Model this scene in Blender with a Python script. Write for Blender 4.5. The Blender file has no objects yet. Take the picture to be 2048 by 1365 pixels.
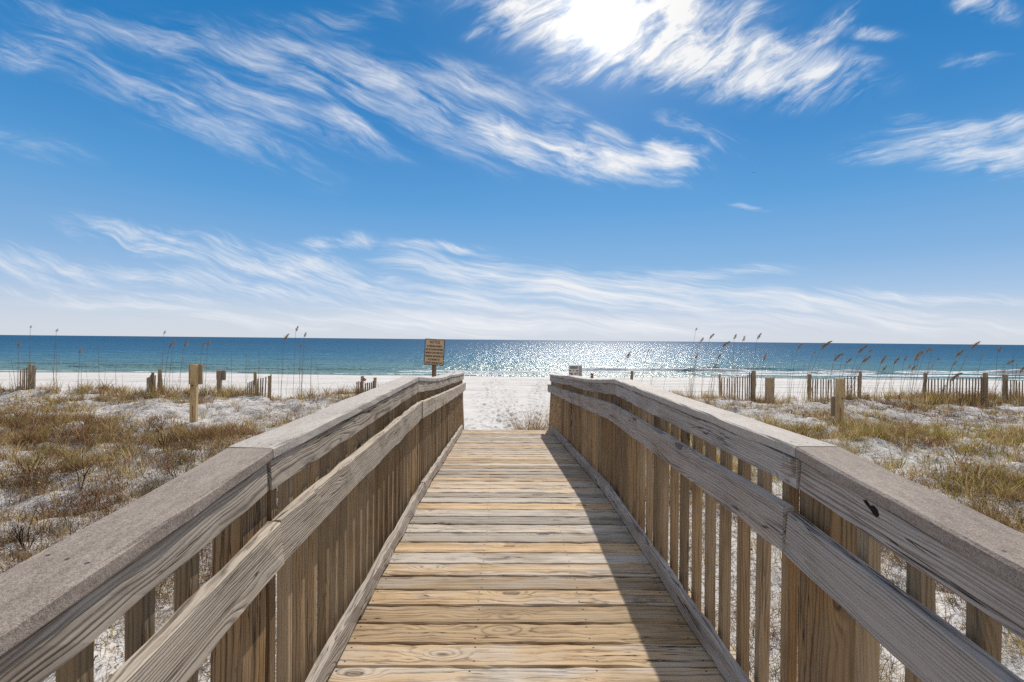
import bpy, math, random
import numpy as np
from mathutils import Vector, Matrix

random.seed(7)
rng = np.random.default_rng(11)
R = math.radians
C = bpy.context.scene.collection
scene = bpy.context.scene

# ------------------------------------------------------------------ camera
F, CX, CY = 930.0, 1024.0, 682.5
CAMZ = 1.354
YAW, PITCH, ROLL = R(-0.86), R(-0.14), R(0.56)
CM = Matrix.Rotation(YAW, 3, 'Z') @ Matrix.Rotation(math.pi/2 + PITCH, 3, 'X') @ Matrix.Rotation(ROLL, 3, 'Z')
CP = Vector((0, 0, CAMZ))
cam = bpy.data.cameras.new('camera'); camo = bpy.data.objects.new('camera', cam); C.objects.link(camo)
cam.sensor_width = 36; cam.lens = F/2048*36; cam.clip_start = 0.02; cam.clip_end = 60000
camo.matrix_world = Matrix.Translation(CP) @ CM.to_4x4()
scene.camera = camo

def ray(px, py):
    return CM @ Vector(((px-CX)/F, -(py-CY)/F, -1.0))
def at(px, py, Y):
    """point of the world at forward distance Y along the sight line of a photo position"""
    d = ray(px, py)
    return CP + d*(Y/d.y)

# ------------------------------------------------------------------ object helpers
def tag(o, label=None, cat=None, group=None, kind=None):
    if label: o['label'] = label
    if cat: o['category'] = cat
    if group: o['group'] = group
    if kind: o['kind'] = kind
    return o
def empty(name, loc, label=None, cat=None, group=None):
    o = bpy.data.objects.new(name, None); C.objects.link(o); o.location = loc
    o.empty_display_size = 0.1
    return tag(o, label, cat, group)
def link(name, me, mat, parent=None, M=None):
    """M is the world matrix (parents are never rotated)"""
    o = bpy.data.objects.new(name, me); C.objects.link(o)
    if mat is not None and not me.materials: me.materials.append(mat)
    M = M if M is not None else Matrix.Identity(4)
    if parent is not None:
        o.parent = parent
        w = Vector((0, 0, 0)); p = parent
        while p is not None:
            w = w + p.location; p = p.parent
        if parent.type == 'MESH':
            # a mesh parent may be rotated: keep its world matrix out of the child
            o.matrix_parent_inverse = world_of(parent).inverted()
            o.matrix_basis = M
            WORLD[o.name] = M.copy()
            return o
        M2 = Matrix.Translation(-w) @ M
        o.matrix_basis = M2
    else:
        o.matrix_basis = M
    WORLD[o.name] = M.copy()
    return o
WORLD = {}
def world_of(o):
    return WORLD[o.name]
def mesh(name, v, f, smooth=False):
    me = bpy.data.meshes.new(name); me.from_pydata([tuple(p) for p in v], [], f); me.update()
    if smooth: me.polygons.foreach_set('use_smooth', [True]*len(me.polygons))
    return me
def np_mesh(name, V, Q=None, T=None, smooth=False):
    """mesh from numpy vertices, quads, triangles"""
    me = bpy.data.meshes.new(name)
    nq = 0 if Q is None else len(Q); nt = 0 if T is None else len(T)
    me.vertices.add(len(V)); me.vertices.foreach_set('co', np.asarray(V, np.float32).ravel())
    loops = []
    if nq: loops.append(np.asarray(Q, np.int32).ravel())
    if nt: loops.append(np.asarray(T, np.int32).ravel())
    L = np.concatenate(loops)
    me.loops.add(len(L)); me.loops.foreach_set('vertex_index', L)
    me.polygons.add(nq+nt)
    st = np.concatenate([np.arange(nq)*4, nq*4+np.arange(nt)*3]).astype(np.int32)
    me.polygons.foreach_set('loop_start', st)
    if smooth: me.polygons.foreach_set('use_smooth', np.ones(nq+nt, bool))
    me.update(calc_edges=True); me.validate()
    return me
def set_col(me, name, cols):
    a = me.attributes.new(name, 'FLOAT_COLOR', 'POINT')
    c = np.ones((len(cols), 4), np.float32); c[:, :3] = cols
    a.data.foreach_set('color', c.ravel())
def set_val(me, name, vals):
    a = me.attributes.new(name, 'FLOAT', 'POINT'); a.data.foreach_set('value', np.asarray(vals, np.float32))

def board_mesh(name, L, w, h, ch=0.004, n=None, wob=0.0008, sag=None, seed=0, endcut=0.0):
    """timber: local X along the grain 0..L, Y thickness w, Z height h (centred), worn arrises; sag(t)->dz"""
    rs = random.Random(seed)
    n = n or max(2, int(L/0.12))
    a, b = w/2, h/2
    prof = [(-a+ch, -b), (a-ch, -b), (a, -b+ch), (a, b-ch), (a-ch, b), (-a+ch, b), (-a, b-ch), (-a, -b+ch)]
    v, f = [], []
    ph = [(rs.uniform(0, 6), rs.uniform(1, 4), rs.uniform(2, 6)) for _ in prof]
    for i in range(n+1):
        t = i/n; x = t*L
        dz = sag(t) if sag else 0
        for k, (y, z) in enumerate(prof):
            p = ph[k]
            j = wob*(math.sin(p[0]+x*p[1]*6)+0.7*math.sin(p[0]*2+x*p[2]*9)+0.6*rs.uniform(-1, 1))
            v.append((x, y+j*(1 if y > 0 else -1), z+dz+j*(1 if z > 0 else -1)))
    for i in range(n):
        for k in range(8):
            k2 = (k+1) % 8
            f.append((i*8+k, i*8+k2, (i+1)*8+k2, (i+1)*8+k))
    f.append(tuple(range(7, -1, -1))); f.append(tuple(n*8+k for k in range(8)))
    return mesh(name, v, f)
def frame(p0, p1, up=(0, 0, 1)):
    """world matrix: X from p0 to p1, Z near up"""
    x = (Vector(p1)-Vector(p0)); L = x.length; x.normalize()
    up = Vector(up); y = up.cross(x).normalized(); z = x.cross(y)
    M = Matrix((x, y, z)).transposed().to_4x4(); M.translation = Vector(p0)
    return M, L
SEED = [100]
def beam(name, p0, p1, w, h, mat, parent=None, up=(0, 0, 1), **k):
    M, L = frame(p0, p1, up)
    SEED[0] += 1
    return link(name, board_mesh(name, L, w, h, seed=SEED[0], **k), mat, parent, M)

# ------------------------------------------------------------------ node helper
class NT:
    def __init__(s, tree): s.t = tree; s.n = tree.nodes; s.l = tree.links
    def new(s, typ, **k):
        nd = s.n.new(typ)
        for a, b in k.items(): setattr(nd, a, b)
        return nd
    def put(s, sock, v):
        if isinstance(v, bpy.types.NodeSocket): s.l.new(v, sock)
        elif v is not None:
            try: sock.default_value = v
            except Exception:
                sock.default_value = (*v, 1.0) if len(v) == 3 else v
    def m(s, op, a, b=None, c=None, clamp=False):
        nd = s.new('ShaderNodeMath', operation=op, use_clamp=clamp)
        s.put(nd.inputs[0], a)
        if b is not None: s.put(nd.inputs[1], b)
        if c is not None: s.put(nd.inputs[2], c)
        return nd.outputs[0]
    def vm(s, op, a, b=None):
        nd = s.new('ShaderNodeVectorMath', operation=op)
        s.put(nd.inputs[0], a)
        if b is not None: s.put(nd.inputs[1], b)
        return nd.outputs[1] if op in ('LENGTH', 'DOT_PRODUCT', 'DISTANCE') else nd.outputs[0]
    def comb(s, x, y, z):
        nd = s.new('ShaderNodeCombineXYZ')
        for i, q in enumerate((x, y, z)): s.put(nd.inputs[i], q)
        return nd.outputs[0]
    def sep(s, v):
        nd = s.new('ShaderNodeSeparateXYZ'); s.put(nd.inputs[0], v); return nd.outputs
    def noise(s, vec, scale=1.0, detail=2.0, rough=0.5, dist=0.0, out=0, dim='3D'):
        nd = s.new('ShaderNodeTexNoise', noise_dimensions=dim)
        s.put(nd.inputs['Vector'], vec); s.put(nd.inputs['Scale'], scale); s.put(nd.inputs['Detail'], detail)
        s.put(nd.inputs['Roughness'], rough); s.put(nd.inputs['Distortion'], dist)
        return nd.outputs[out]
    def vor(s, vec, scale=1.0, feature='F1', out='Distance', dim='3D', rand=1.0):
        nd = s.new('ShaderNodeTexVoronoi', feature=feature, voronoi_dimensions=dim)
        s.put(nd.inputs['Vector'], vec); s.put(nd.inputs['Scale'], scale); s.put(nd.inputs['Randomness'], rand)
        return nd.outputs[out] if out != 'both' else (nd.outputs['Distance'], nd.outputs['Color'])
    def ss(s, x, a, b, lo=0.0, hi=1.0):
        nd = s.new('ShaderNodeMapRange', interpolation_type='SMOOTHSTEP')
        for i, q in enumerate((x, a, b, lo, hi)): s.put(nd.inputs[i], q)
        return nd.outputs[0]
    def lin(s, x, a, b, lo=0.0, hi=1.0):
        nd = s.new('ShaderNodeMapRange')
        for i, q in enumerate((x, a, b, lo, hi)): s.put(nd.inputs[i], q)
        return nd.outputs[0]
    def mix(s, fac, a, b, blend='MIX'):
        nd = s.new('ShaderNodeMix', data_type='RGBA', blend_type=blend)
        s.put(nd.inputs[0], fac); s.put(nd.inputs[6], a); s.put(nd.inputs[7], b)
        return nd.outputs[2]
    def ramp(s, x, stops):
        nd = s.new('ShaderNodeValToRGB'); e = nd.color_ramp.elements
        while len(e) < len(stops): e.new(0.5)
        for q, (p, c) in zip(e, stops): q.position = p; q.color = (*c, 1)
        s.put(nd.inputs[0], x); return nd.outputs[0]
def material(name):
    mt = bpy.data.materials.new(name); mt.use_nodes = True
    t = NT(mt.node_tree)
    return mt, t, mt.node_tree.nodes['Principled BSDF']
def bump(t, height, strength, dist):
    nd = t.new('ShaderNodeBump'); t.put(nd.inputs['Strength'], strength); t.put(nd.inputs['Distance'], dist)
    t.put(nd.inputs['Height'], height); return nd.outputs[0]

def wood(name, light, dark, gray, graymix=0.5, ring=0.0075, ringamt=0.6, knots=0.5, rough=0.85, bstr=0.5, streak=0.35,
         screws=None, crack=0.6, vary=0.25, wave=1.0, stain=None):
    mt, t, bs = material(name)
    oi = t.new('ShaderNodeObjectInfo'); rnd = oi.outputs['Random']
    tc = t.new('ShaderNodeTexCoord'); p0 = tc.outputs['Object']
    off = t.comb(t.m('MULTIPLY', rnd, 53.1), t.m('MULTIPLY', rnd, 17.7), t.m('MULTIPLY', rnd, 29.3))
    p = t.vm('ADD', p0, off)
    r2 = t.m('FRACT', t.m('MULTIPLY', rnd, 91.7)); r3 = t.m('FRACT', t.m('MULTIPLY', rnd, 37.3)); r4 = t.m('FRACT', t.m('MULTIPLY', rnd, 713.9))
    x, y, z = t.sep(p0)
    # slow wander of the growth rings along the board
    w1 = t.m('MULTIPLY', t.m('SUBTRACT', t.noise(t.vm('MULTIPLY', p, (1.1, 3, 3)), 1, 2, 0.5), 0.5), 0.11)
    w2 = t.m('MULTIPLY', t.m('SUBTRACT', t.noise(t.vm('MULTIPLY', p, (3.2, 16, 16)), 1, 3, 0.55), 0.5), 0.016*wave)
    yy = t.m('ADD', t.m('ADD', y, w1), t.lin(r2, 0, 1, -0.06, 0.06))
    w3 = t.m('MULTIPLY', t.m('SUBTRACT', t.noise(t.vm('MULTIPLY', p, (14, 90, 90)), 1, 3, 0.7), 0.5), 0.0065)
    zz = t.m('ADD', t.m('ADD', t.m('ADD', z, w2), w3), t.lin(r3, 0, 1, 0.03, 0.12))
    rr = t.m('SQRT', t.m('ADD', t.m('MULTIPLY', yy, yy), t.m('MULTIPLY', zz, zz)))
    # knots push the rings aside
    kd, kc = t.vor(t.vm('MULTIPLY', p, (2.6, 8, 8)), 1, out='both')
    kr = t.sep(kc)[0]
    gate = t.m('GREATER_THAN', kr, 1-knots)
    kk = t.m('MULTIPLY', gate, t.ss(kd, 0.42, 0.03))
    rr = t.m('ADD', rr, t.m('MULTIPLY', kk, 0.035))
    vr = t.noise(t.comb(t.m('MULTIPLY', rr, 38), t.m('MULTIPLY', rnd, 77), 0), 1, 3, 0.6, dim='2D')
    rr = t.m('ADD', rr, t.m('MULTIPLY', t.m('SUBTRACT', vr, 0.5), ring*2.0))
    s = t.m('SINE', t.m('MULTIPLY', rr, 2*math.pi/ring))
    s = t.m('POWER', t.m('ADD', t.m('MULTIPLY', s, 0.5), 0.5), 2.6)
    fine = t.noise(t.vm('MULTIPLY', p, (7, 230, 230)), 1, 3, 0.65)
    med = t.noise(t.vm('MULTIPLY', p, (2.2, 42, 42)), 1, 3, 0.6)
    blot = t.noise(t.vm('MULTIPLY', p, (2.0, 7, 7)), 1, 4, 0.6)
    gr = t.noise(t.vm('MULTIPLY', p, (1.3, 5, 5)), 1.7, 3, 0.6)
    knotcore = t.m('MULTIPLY', gate, t.ss(kd, 0.10, 0.055))
    knotring = t.m('MULTIPLY', gate, t.m('MULTIPLY', t.ss(kd, 0.15, 0.10), t.ss(kd, 0.07, 0.10)))
    ck = t.m('ABSOLUTE', t.m('SUBTRACT', t.noise(t.vm('MULTIPLY', p, (0.9, 30, 30)), 1, 3, 0.55), 0.5))
    ckm = t.m('MULTIPLY', t.ss(ck, 0.012, 0.003), t.ss(t.noise(t.vm('MULTIPLY', p, (1.5, 9, 9)), 1, 1), 0.50, 0.62))
    rv_ = t.lin(t.noise(t.vm('MULTIPLY', p, (1.5, 18, 18)), 1, 2, 0.5), 0.3, 0.7, 0.35, 1.15)
    wt = t.m('ADD', t.m('MULTIPLY', t.m('MULTIPLY', s, rv_), ringamt), t.m('MULTIPLY', t.m('SUBTRACT', fine, 0.5), streak*1.6))
    wt = t.m('ADD', wt, t.m('MULTIPLY', t.m('SUBTRACT', med, 0.5), streak*1.8), clamp=True)
    c1 = t.mix(wt, light, dark)
    lg = sum(gray)/3
    g1 = t.mix(wt, tuple(q*1.12 for q in gray), tuple(q*0.36 for q in gray))
    gm = t.m('MULTIPLY', t.ss(t.m('ADD', gr, t.m('MULTIPLY', t.m('SUBTRACT', r4, 0.5), 0.5)), 0.30, 0.68), graymix, clamp=True)
    col = t.mix(gm, c1, g1)
    col = t.mix(t.ss(blot, 0.48, 0.72, 0, 0.6), col, t.mix(1.0, col, (0.52, 0.46, 0.40), 'MULTIPLY'))
    col = t.mix(t.m('MULTIPLY', knotcore, 0.75), col, (0.10, 0.06, 0.035))
    col = t.mix(t.m('MULTIPLY', knotring, 0.8), col, (0.05, 0.032, 0.02))
    col = t.mix(t.m('MULTIPLY', ckm, crack), col, (0.025, 0.02, 0.016))
    if screws:
        hit = None
        for sx in screws:
            for sz in (-0.042, 0.042):
                dx = t.m('SUBTRACT', x, sx); dy = t.m('SUBTRACT', y, t.m('ADD', t.lin(r3, 0, 1, -0.006, 0.006), sz))
                q = t.m('SQRT', t.m('ADD', t.m('MULTIPLY', dx, dx), t.m('MULTIPLY', dy, dy)))
                q = t.ss(q, 0.0058, 0.0038)
                hit = q if hit is None else t.m('MAXIMUM', hit, q)
        col = t.mix(t.m('MULTIPLY', hit, 0.85), col, (0.03, 0.026, 0.024))
    br = t.lin(r2, 0, 1, 1-vary, 1+vary)
    col = t.mix(1.0, col, t.comb(br, br, br), 'MULTIPLY')
    if stain:
        # run-off rust below a bolt: local x along the post from the foot
        sy = t.m('ABSOLUTE', t.m('SUBTRACT', t.m('ADD', z, t.m('MULTIPLY', t.m('SUBTRACT', med, 0.5), 0.02)), stain[1]))
        sm = t.m('MULTIPLY', t.ss(sy, 0.018, 0.004), t.m('MULTIPLY', t.ss(x, stain[0]+0.01, stain[0]-0.02), t.ss(x, stain[0]-0.6, stain[0]-0.1)))
        col = t.mix(t.m('MULTIPLY', sm, 0.85), col, (0.16, 0.05, 0.015))
    t.put(bs.inputs['Base Color'], col)
    t.put(bs.inputs['Roughness'], rough); bs.inputs['Specular IOR Level'].default_value = 0.2
    hgt = t.m('SUBTRACT', t.m('MULTIPLY', t.m('ADD', fine, med), 0.35), t.m('ADD', t.m('MULTIPLY', s, 0.7), t.m('MULTIPLY', ckm, 1.6)))
    t.put(bs.inputs['Normal'], bump(t, hgt, bstr, 0.0022))
    return mt

M = {}
M['deck'] = wood('deck_timber', (0.55, 0.395, 0.235), (0.15, 0.09, 0.05), (0.455, 0.40, 0.34), graymix=1.0, ring=0.0105, ringamt=0.72, streak=0.85, crack=1.0, knots=0.5, wave=0.35, screws=(0.155, 0.695, 1.215, 1.665), vary=0.26, bstr=0.55)
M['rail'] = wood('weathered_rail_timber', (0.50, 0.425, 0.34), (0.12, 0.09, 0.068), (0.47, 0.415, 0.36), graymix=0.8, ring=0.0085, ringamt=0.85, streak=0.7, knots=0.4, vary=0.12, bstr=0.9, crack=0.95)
M['rail_shaded'] = wood('weathered_shaded_rail_timber', (0.465, 0.405, 0.36), (0.135, 0.108, 0.097), (0.46, 0.42, 0.39), graymix=0.85, ring=0.009, ringamt=0.78, streak=0.75, knots=0.4, vary=0.12, bstr=0.9, crack=0.95)  # right railing's copy of the rail timber, bluish shade put into its colour
M['baluster'] = wood('baluster_timber', (0.37, 0.252, 0.142), (0.115, 0.073, 0.04), (0.30, 0.23, 0.155), streak=0.75, graymix=0.6, ring=0.009, ringamt=0.6, knots=0.2, vary=0.32, bstr=0.5)
M['post'] = wood('post_timber', (0.37, 0.228, 0.105), (0.095, 0.058, 0.032), (0.245, 0.19, 0.14), streak=0.6, graymix=0.5, ring=0.013, ringamt=0.95, knots=0.3, vary=0.15, bstr=0.6, crack=0.9)
M['fence'] = wood('sand_fence_timber', (0.42, 0.31, 0.19), (0.18, 0.13, 0.08), (0.36, 0.295, 0.22), graymix=0.6, ring=0.010, vary=0.25, knots=0.2)
M['fence_dark'] = wood('sand_fence_slat_timber', (0.32, 0.225, 0.15), (0.13, 0.09, 0.06), (0.27, 0.215, 0.165), graymix=0.6, ring=0.010, vary=0.3, knots=0.1)
M['yellow_post'] = wood('new_treated_post_timber', (0.66, 0.47, 0.24), (0.42, 0.26, 0.11), (0.55, 0.42, 0.27), graymix=0.35, ring=0.02, ringamt=0.45, vary=0.06, knots=0.2, stain=(0.70, 0.0))
M['joist'] = wood('joist_timber', (0.2, 0.14, 0.085), (0.09, 0.06, 0.04), (0.17, 0.14, 0.11), graymix=0.4)

def cap_mat(name, base, dark, light):
    mt, t, bs = material(name)
    oi = t.new('ShaderNodeObjectInfo'); rnd = oi.outputs['Random']
    tc = t.new('ShaderNodeTexCoord')
    p = t.vm('ADD', tc.outputs['Object'], t.comb(t.m('MULTIPLY', rnd, 31), 0, 0))
    n1 = t.noise(p, 520, 2, 0.7); n2 = t.noise(p, 170, 3, 0.6); n3 = t.noise(t.vm('MULTIPLY', p, (2.5, 9, 9)), 1, 4, 0.6)
    n4 = t.noise(t.vm('MULTIPLY', p, (20, 60, 60)), 1, 4, 0.65)
    f = t.m('ADD', t.m('MULTIPLY', t.m('SUBTRACT', n1, 0.5), 1.5), t.m('MULTIPLY', t.m('SUBTRACT', n2, 0.5), 1.0))
    f = t.m('ADD', f, t.m('ADD', t.m('MULTIPLY', t.m('SUBTRACT', n3, 0.5), 0.6), t.m('MULTIPLY', t.m('SUBTRACT', n4, 0.5), 0.7)))
    col = t.ramp(t.m('ADD', f, 0.5, clamp=True), [(0.12, dark), (0.5, base), (0.9, light)])
    # screw dents
    x, y, z = t.sep(tc.outputs['Object'])
    hit = None
    for sx in (0.05, 0.62, 1.22, 1.83, 2.36):
        for sy in (-0.045, 0.0, 0.045):
            dx = t.m('SUBTRACT', x, sx+sy*0.25); dy = t.m('SUBTRACT', y, sy)
            q = t.ss(t.m('SQRT', t.m('ADD', t.m('MULTIPLY', dx, dx), t.m('MULTIPLY', dy, dy))), 0.0052, 0.003)
            hit = q if hit is None else t.m('MAXIMUM', hit, q)
    col = t.mix(t.m('MULTIPLY', hit, 0.85), col, (0.04, 0.035, 0.03))
    t.put(bs.inputs['Base Color'], col); bs.inputs['Roughness'].default_value = 0.8
    bs.inputs['Specular IOR Level'].default_value = 0.3
    t.put(bs.inputs['Normal'], bump(t, t.m('ADD', t.m('MULTIPLY', n1, 0.6), n2), 0.6, 0.002))
    return mt
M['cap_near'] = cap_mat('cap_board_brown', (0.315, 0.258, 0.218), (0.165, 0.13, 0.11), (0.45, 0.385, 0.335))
M['cap'] = cap_mat('cap_board_pale', (0.455, 0.41, 0.365), (0.27, 0.235, 0.21), (0.58, 0.535, 0.485))  # paler tone for all cap boards but the nearest, which is browner

def plain(name, col, rough=0.7, var=0.25, scale=40, metal=0.0, spec=0.3):
    mt, t, bs = material(name)
    tc = t.new('ShaderNodeTexCoord')
    n = t.noise(tc.outputs['Object'], scale, 4, 0.6)
    br = t.lin(n, 0.25, 0.75, 1-var, 1+var)
    t.put(bs.inputs['Base Color'], t.mix(1.0, col, t.comb(br, br, br), 'MULTIPLY'))
    bs.inputs['Roughness'].default_value = rough; bs.inputs['Metallic'].default_value = metal
    bs.inputs['Specular IOR Level'].default_value = spec
    return mt
M['sign_tan'] = plain('sign_face_tan', (0.64, 0.47, 0.29), 0.6, 0.12)
M['sign_edge'] = plain('sign_border_brown', (0.07, 0.035, 0.022), 0.6, 0.2)
M['ink'] = plain('lettering_dark_brown', (0.045, 0.025, 0.018), 0.6, 0.1)
M['ink_red'] = plain('lettering_red_brown', (0.16, 0.03, 0.02), 0.6, 0.1)
M['sign_back'] = plain('sign_back_brown', (0.40, 0.29, 0.165), 0.55, 0.15, 12)
M['sign_back_grey'] = plain('sign_back_grey_brown', (0.31, 0.245, 0.18), 0.55, 0.2, 25)
M['white'] = plain('sign_white', (0.74, 0.72, 0.70), 0.5, 0.06)
M['grey_panel'] = plain('sign_edge_grey', (0.42, 0.40, 0.38), 0.5, 0.08)
M['black'] = plain('pictogram_black', (0.03, 0.03, 0.035), 0.5, 0.1)
M['yellow'] = plain('pictogram_yellow', (0.55, 0.50, 0.07), 0.5, 0.1)
M['red'] = plain('pictogram_red', (0.48, 0.04, 0.045), 0.5, 0.1)
M['blue'] = plain('pictogram_blue', (0.07, 0.12, 0.32), 0.5, 0.1)
M['bolt'] = plain('rusty_bolt', (0.09, 0.035, 0.015), 0.7, 0.3)
M['dark_hole'] = plain('knot_hole_dark', (0.018, 0.013, 0.010), 0.95, 0.3)
M['wire'] = plain('fence_wire', (0.16, 0.13, 0.11), 0.6, 0.2)
M['bird'] = plain('bird_plumage', (0.10, 0.10, 0.11), 0.8, 0.2)

# ------------------------------------------------------------------ numpy noise + ground height
def vnoise(x, y, seed=0):
    xi = np.floor(x).astype(np.int64); yi = np.floor(y).astype(np.int64)
    fx = x-xi; fy = y-yi
    u = fx*fx*fx*(fx*(fx*6-15)+10); v = fy*fy*fy*(fy*(fy*6-15)+10)
    def h(a, b):
        n = (a*374761393 + b*668265263 + seed*982451653) & 0xffffffff
        n = ((n ^ (n >> 13))*1274126177) & 0xffffffff
        n = n ^ (n >> 16)
        return (n & 0xffffff)/float(0xffffff)
    return (h(xi, yi)*(1-u)+h(xi+1, yi)*u)*(1-v)+(h(xi, yi+1)*(1-u)+h(xi+1, yi+1)*u)*v
def fbm(x, y, seed=0, o=4, g=0.5):
    s = 0; a = 1; n = 0
    for i in range(o):
        s = s+a*(vnoise(x, y, seed+i*17)-0.5); n += a; a *= g; x = x*2.03+3.1; y = y*2.03+7.7
    return s/n
def sst(x, a, b):
    t = np.clip((x-a)/(b-a), 0, 1); return t*t*(3-2*t)
GY = [-400, -40, 0, 4, 7, 10, 13, 15.2, 16.2, 17.5, 19.5, 22, 30, 38, 40.5, 60, 200, 400]
GZ = [-1.2, -0.9, -0.80, -0.80, -0.74, -0.66, -0.60, -0.57, -0.66, -0.95, -1.27, -1.38, -1.50, -1.66, -1.78, -2.7, -6, -9]
PY = [-400, 0, 6, 9, 12, 16, 20, 22]
PZ = [-1.2, -0.84, -0.86, -0.98, -1.08, -1.2, -1.3, -1.38]
def ground_z(x, y, foot=False):
    x = np.asarray(x, float); y = np.asarray(y, float)
    yw = y + 0.8*fbm(x*0.13, y*0.05+3, 5, 2)*2
    z = np.interp(yw, GY, GZ)
    pz = np.where(y > 21.9, z, np.interp(y, PY, PZ))
    c = sst(np.abs(x-0.05), 1.25, 3.4 + 0*y)
    c = np.where(y < 5, np.maximum(c, 0.0), c)
    dune = sst(y, 21, 17)*sst(y, -6, -1)
    z = z*c + np.minimum(pz, z+0.6)*(1-c)
    hum = 0.36*fbm(x*0.42, y*0.36, 21, 3) + 0.24*fbm(x*1.2, y*1.1, 31, 3) + 0.10*fbm(x*4.2, y*4.2, 41, 2) + 0.025*fbm(x*13, y*13, 51, 2)
    z = z + (hum*(0.10+0.90*c))*dune
    z = z + (0.05*fbm(x*0.3, y*0.3, 61, 2)+0.02*fbm(x*1.7, y*1.7, 63, 3))*sst(y, 17, 21)*sst(y, 38, 34)
    return z
def gz(x, y):
    return float(ground_z(np.array([x]), np.array([y]))[0])

# ------------------------------------------------------------------ sand ground (one sheet)
def lines(segs):
    out = [segs[0][0]]
    for a, b, st in segs:
        n = max(1, int(round((b-a)/st))); out += list(np.linspace(a, b, n+1)[1:])
    return np.array(out)
def geo(a, b, st, g):
    o = []; x = a
    while x < b:
        x += st; st *= g; o.append(min(x, b))
    return o
xs = lines([(-17, -2.4, 0.1), (-2.4, 2.6, 0.05), (2.6, 17, 0.1)])
ext = geo(17, 900, 0.3, 1.18)
xs = np.concatenate([[-q for q in ext[::-1]], xs, ext])
ys = lines([(-4, 1, 0.25), (1, 17, 0.07), (17, 36, 0.08), (36, 44, 0.4)])
ys = np.concatenate([[-q for q in geo(4, 400, 0.5, 1.3)[::-1]], ys, geo(44, 400, 1, 1.3)])
GX, GYY = np.meshgrid(xs, ys)
Z = ground_z(GX, GYY)
# footprints worn into the path and along the beach
ft = np.random.default_rng(5)
def dent(cx, cy, ang, d=0.04):
    i0, i1 = np.searchsorted(xs, [cx-0.4, cx+0.4]); j0, j1 = np.searchsorted(ys, [cy-0.4, cy+0.4])
    if i1 <= i0 or j1 <= j0: return
    X = GX[j0:j1, i0:i1]-cx; Y = GYY[j0:j1, i0:i1]-cy
    a = (X*math.cos(ang)+Y*math.sin(ang))/0.062; b = (-X*math.sin(ang)+Y*math.cos(ang))/0.14
    q = a*a+b*b
    Z[j0:j1, i0:i1] += -d*np.exp(-q*1.2) + 0.5*d*np.exp(-(np.sqrt(q)-1.7)**2*5)
def trail(x0, y0, x1, y1, wob=0.15, step=0.62):
    L = math.hypot(x1-x0, y1-y0); n = int(L/step); ang = math.atan2(y1-y0, x1-x0)-math.pi/2
    for i in range(n):
        t = i/n; s = 0.13*(1 if i % 2 else -1)
        dent(x0+(x1-x0)*t+math.cos(ang)*s+ft.normal(0, 0.04)+wob*math.sin(t*5+x0*3), y0+(y1-y0)*t+math.sin(ang)*s, ang+ft.normal(0, 0.15), ft.uniform(0.045, 0.08))
for k in range(9):
    trail(ft.uniform(-0.6, 0.9), 9, ft.uniform(-2.2, 3.0), ft.uniform(22, 37), 0.2)
for k in range(3): trail(-0.1+k*0.2, 10, 3.2+0.5*k, 38, 0.25)
for k in range(190):
    y = 9.2+ft.random()**1.4*11; dent(0.2+ft.normal(0, 0.40+0.03*y), y, ft.uniform(-0.6, 0.6), ft.uniform(0.03, 0.075))
for k in range(420): dent(ft.uniform(-16, 17), ft.uniform(20.5, 36), ft.uniform(-1.5, 1.5), ft.uniform(0.015, 0.04))
# wheel ruts running along the beach
for cy, w, d in ((29.3, 0.10, 0.045), (30.9, 0.10, 0.05), (33.2, 0.08, 0.035), (34.6, 0.09, 0.035), (25.4, 0.09, 0.03)):
    q = (GYY-cy-0.35*np.sin(GX*0.06+cy)-0.05*np.sin(GX*0.31))/w
    Z += -1.5*d*np.exp(-q*q) + 0.7*d*np.exp(-(np.abs(q)-1.9)**2*3)
nx, ny = len(xs), len(ys)
V = np.stack([GX.ravel(), GYY.ravel(), Z.ravel()], 1)
ii = (np.arange(ny-1)[:, None]*nx+np.arange(nx-1)[None, :]).ravel()
Q = np.stack([ii, ii+1, ii+nx+1, ii+nx], 1)
me = np_mesh('sand_ground', V, Q, smooth=True)

mt, t, bs = material('quartz_sand')
geo_n = t.new('ShaderNodeNewGeometry'); pos = geo_n.outputs['Position']
px_, py_, pz_ = t.sep(pos)
n1 = t.noise(pos, 0.8, 4, 0.6); n2 = t.noise(pos, 9, 4, 0.6); n3 = t.noise(pos, 90, 3, 0.7)
col = t.mix(t.ss(n1, 0.3, 0.7), (0.585, 0.56, 0.535), (0.665, 0.645, 0.625))
col = t.mix(t.ss(n2, 0.45, 0.75, 0, 0.16), col, (0.52, 0.46, 0.40))
col = t.mix(t.ss(n3, 0.55, 0.75, 0, 0.14), col, (0.45, 0.40, 0.35))
# plant litter caught between the dune plants: brown crumbs
dz = t.m('MULTIPLY', t.ss(py_, 17.5, 14.5), t.ss(t.m('ABSOLUTE', t.m('SUBTRACT', px_, 0.05)), 1.0, 2.0))
lp = t.noise(t.vm('MULTIPLY', pos, (0.7, 0.7, 0.7)), 1, 5, 0.65)
lit = t.m('MULTIPLY', t.ss(lp, 0.36, 0.56, 0.25, 1.0), dz)
crumb = t.ss(t.noise(t.vm('MULTIPLY', pos, (13, 22, 18)), 1, 5, 0.80), 0.525, 0.56)
crumb2 = t.ss(t.noise(t.vm('MULTIPLY', pos, (70, 45, 60)), 1, 3, 0.75), 0.56, 0.61)
lit = t.m('MULTIPLY', lit, t.m('MAXIMUM', crumb, crumb2))
col = t.mix(t.m('MULTIPLY', lit, 0.85), col, t.mix(n2, (0.085, 0.055, 0.032), (0.21, 0.145, 0.085)))
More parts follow.
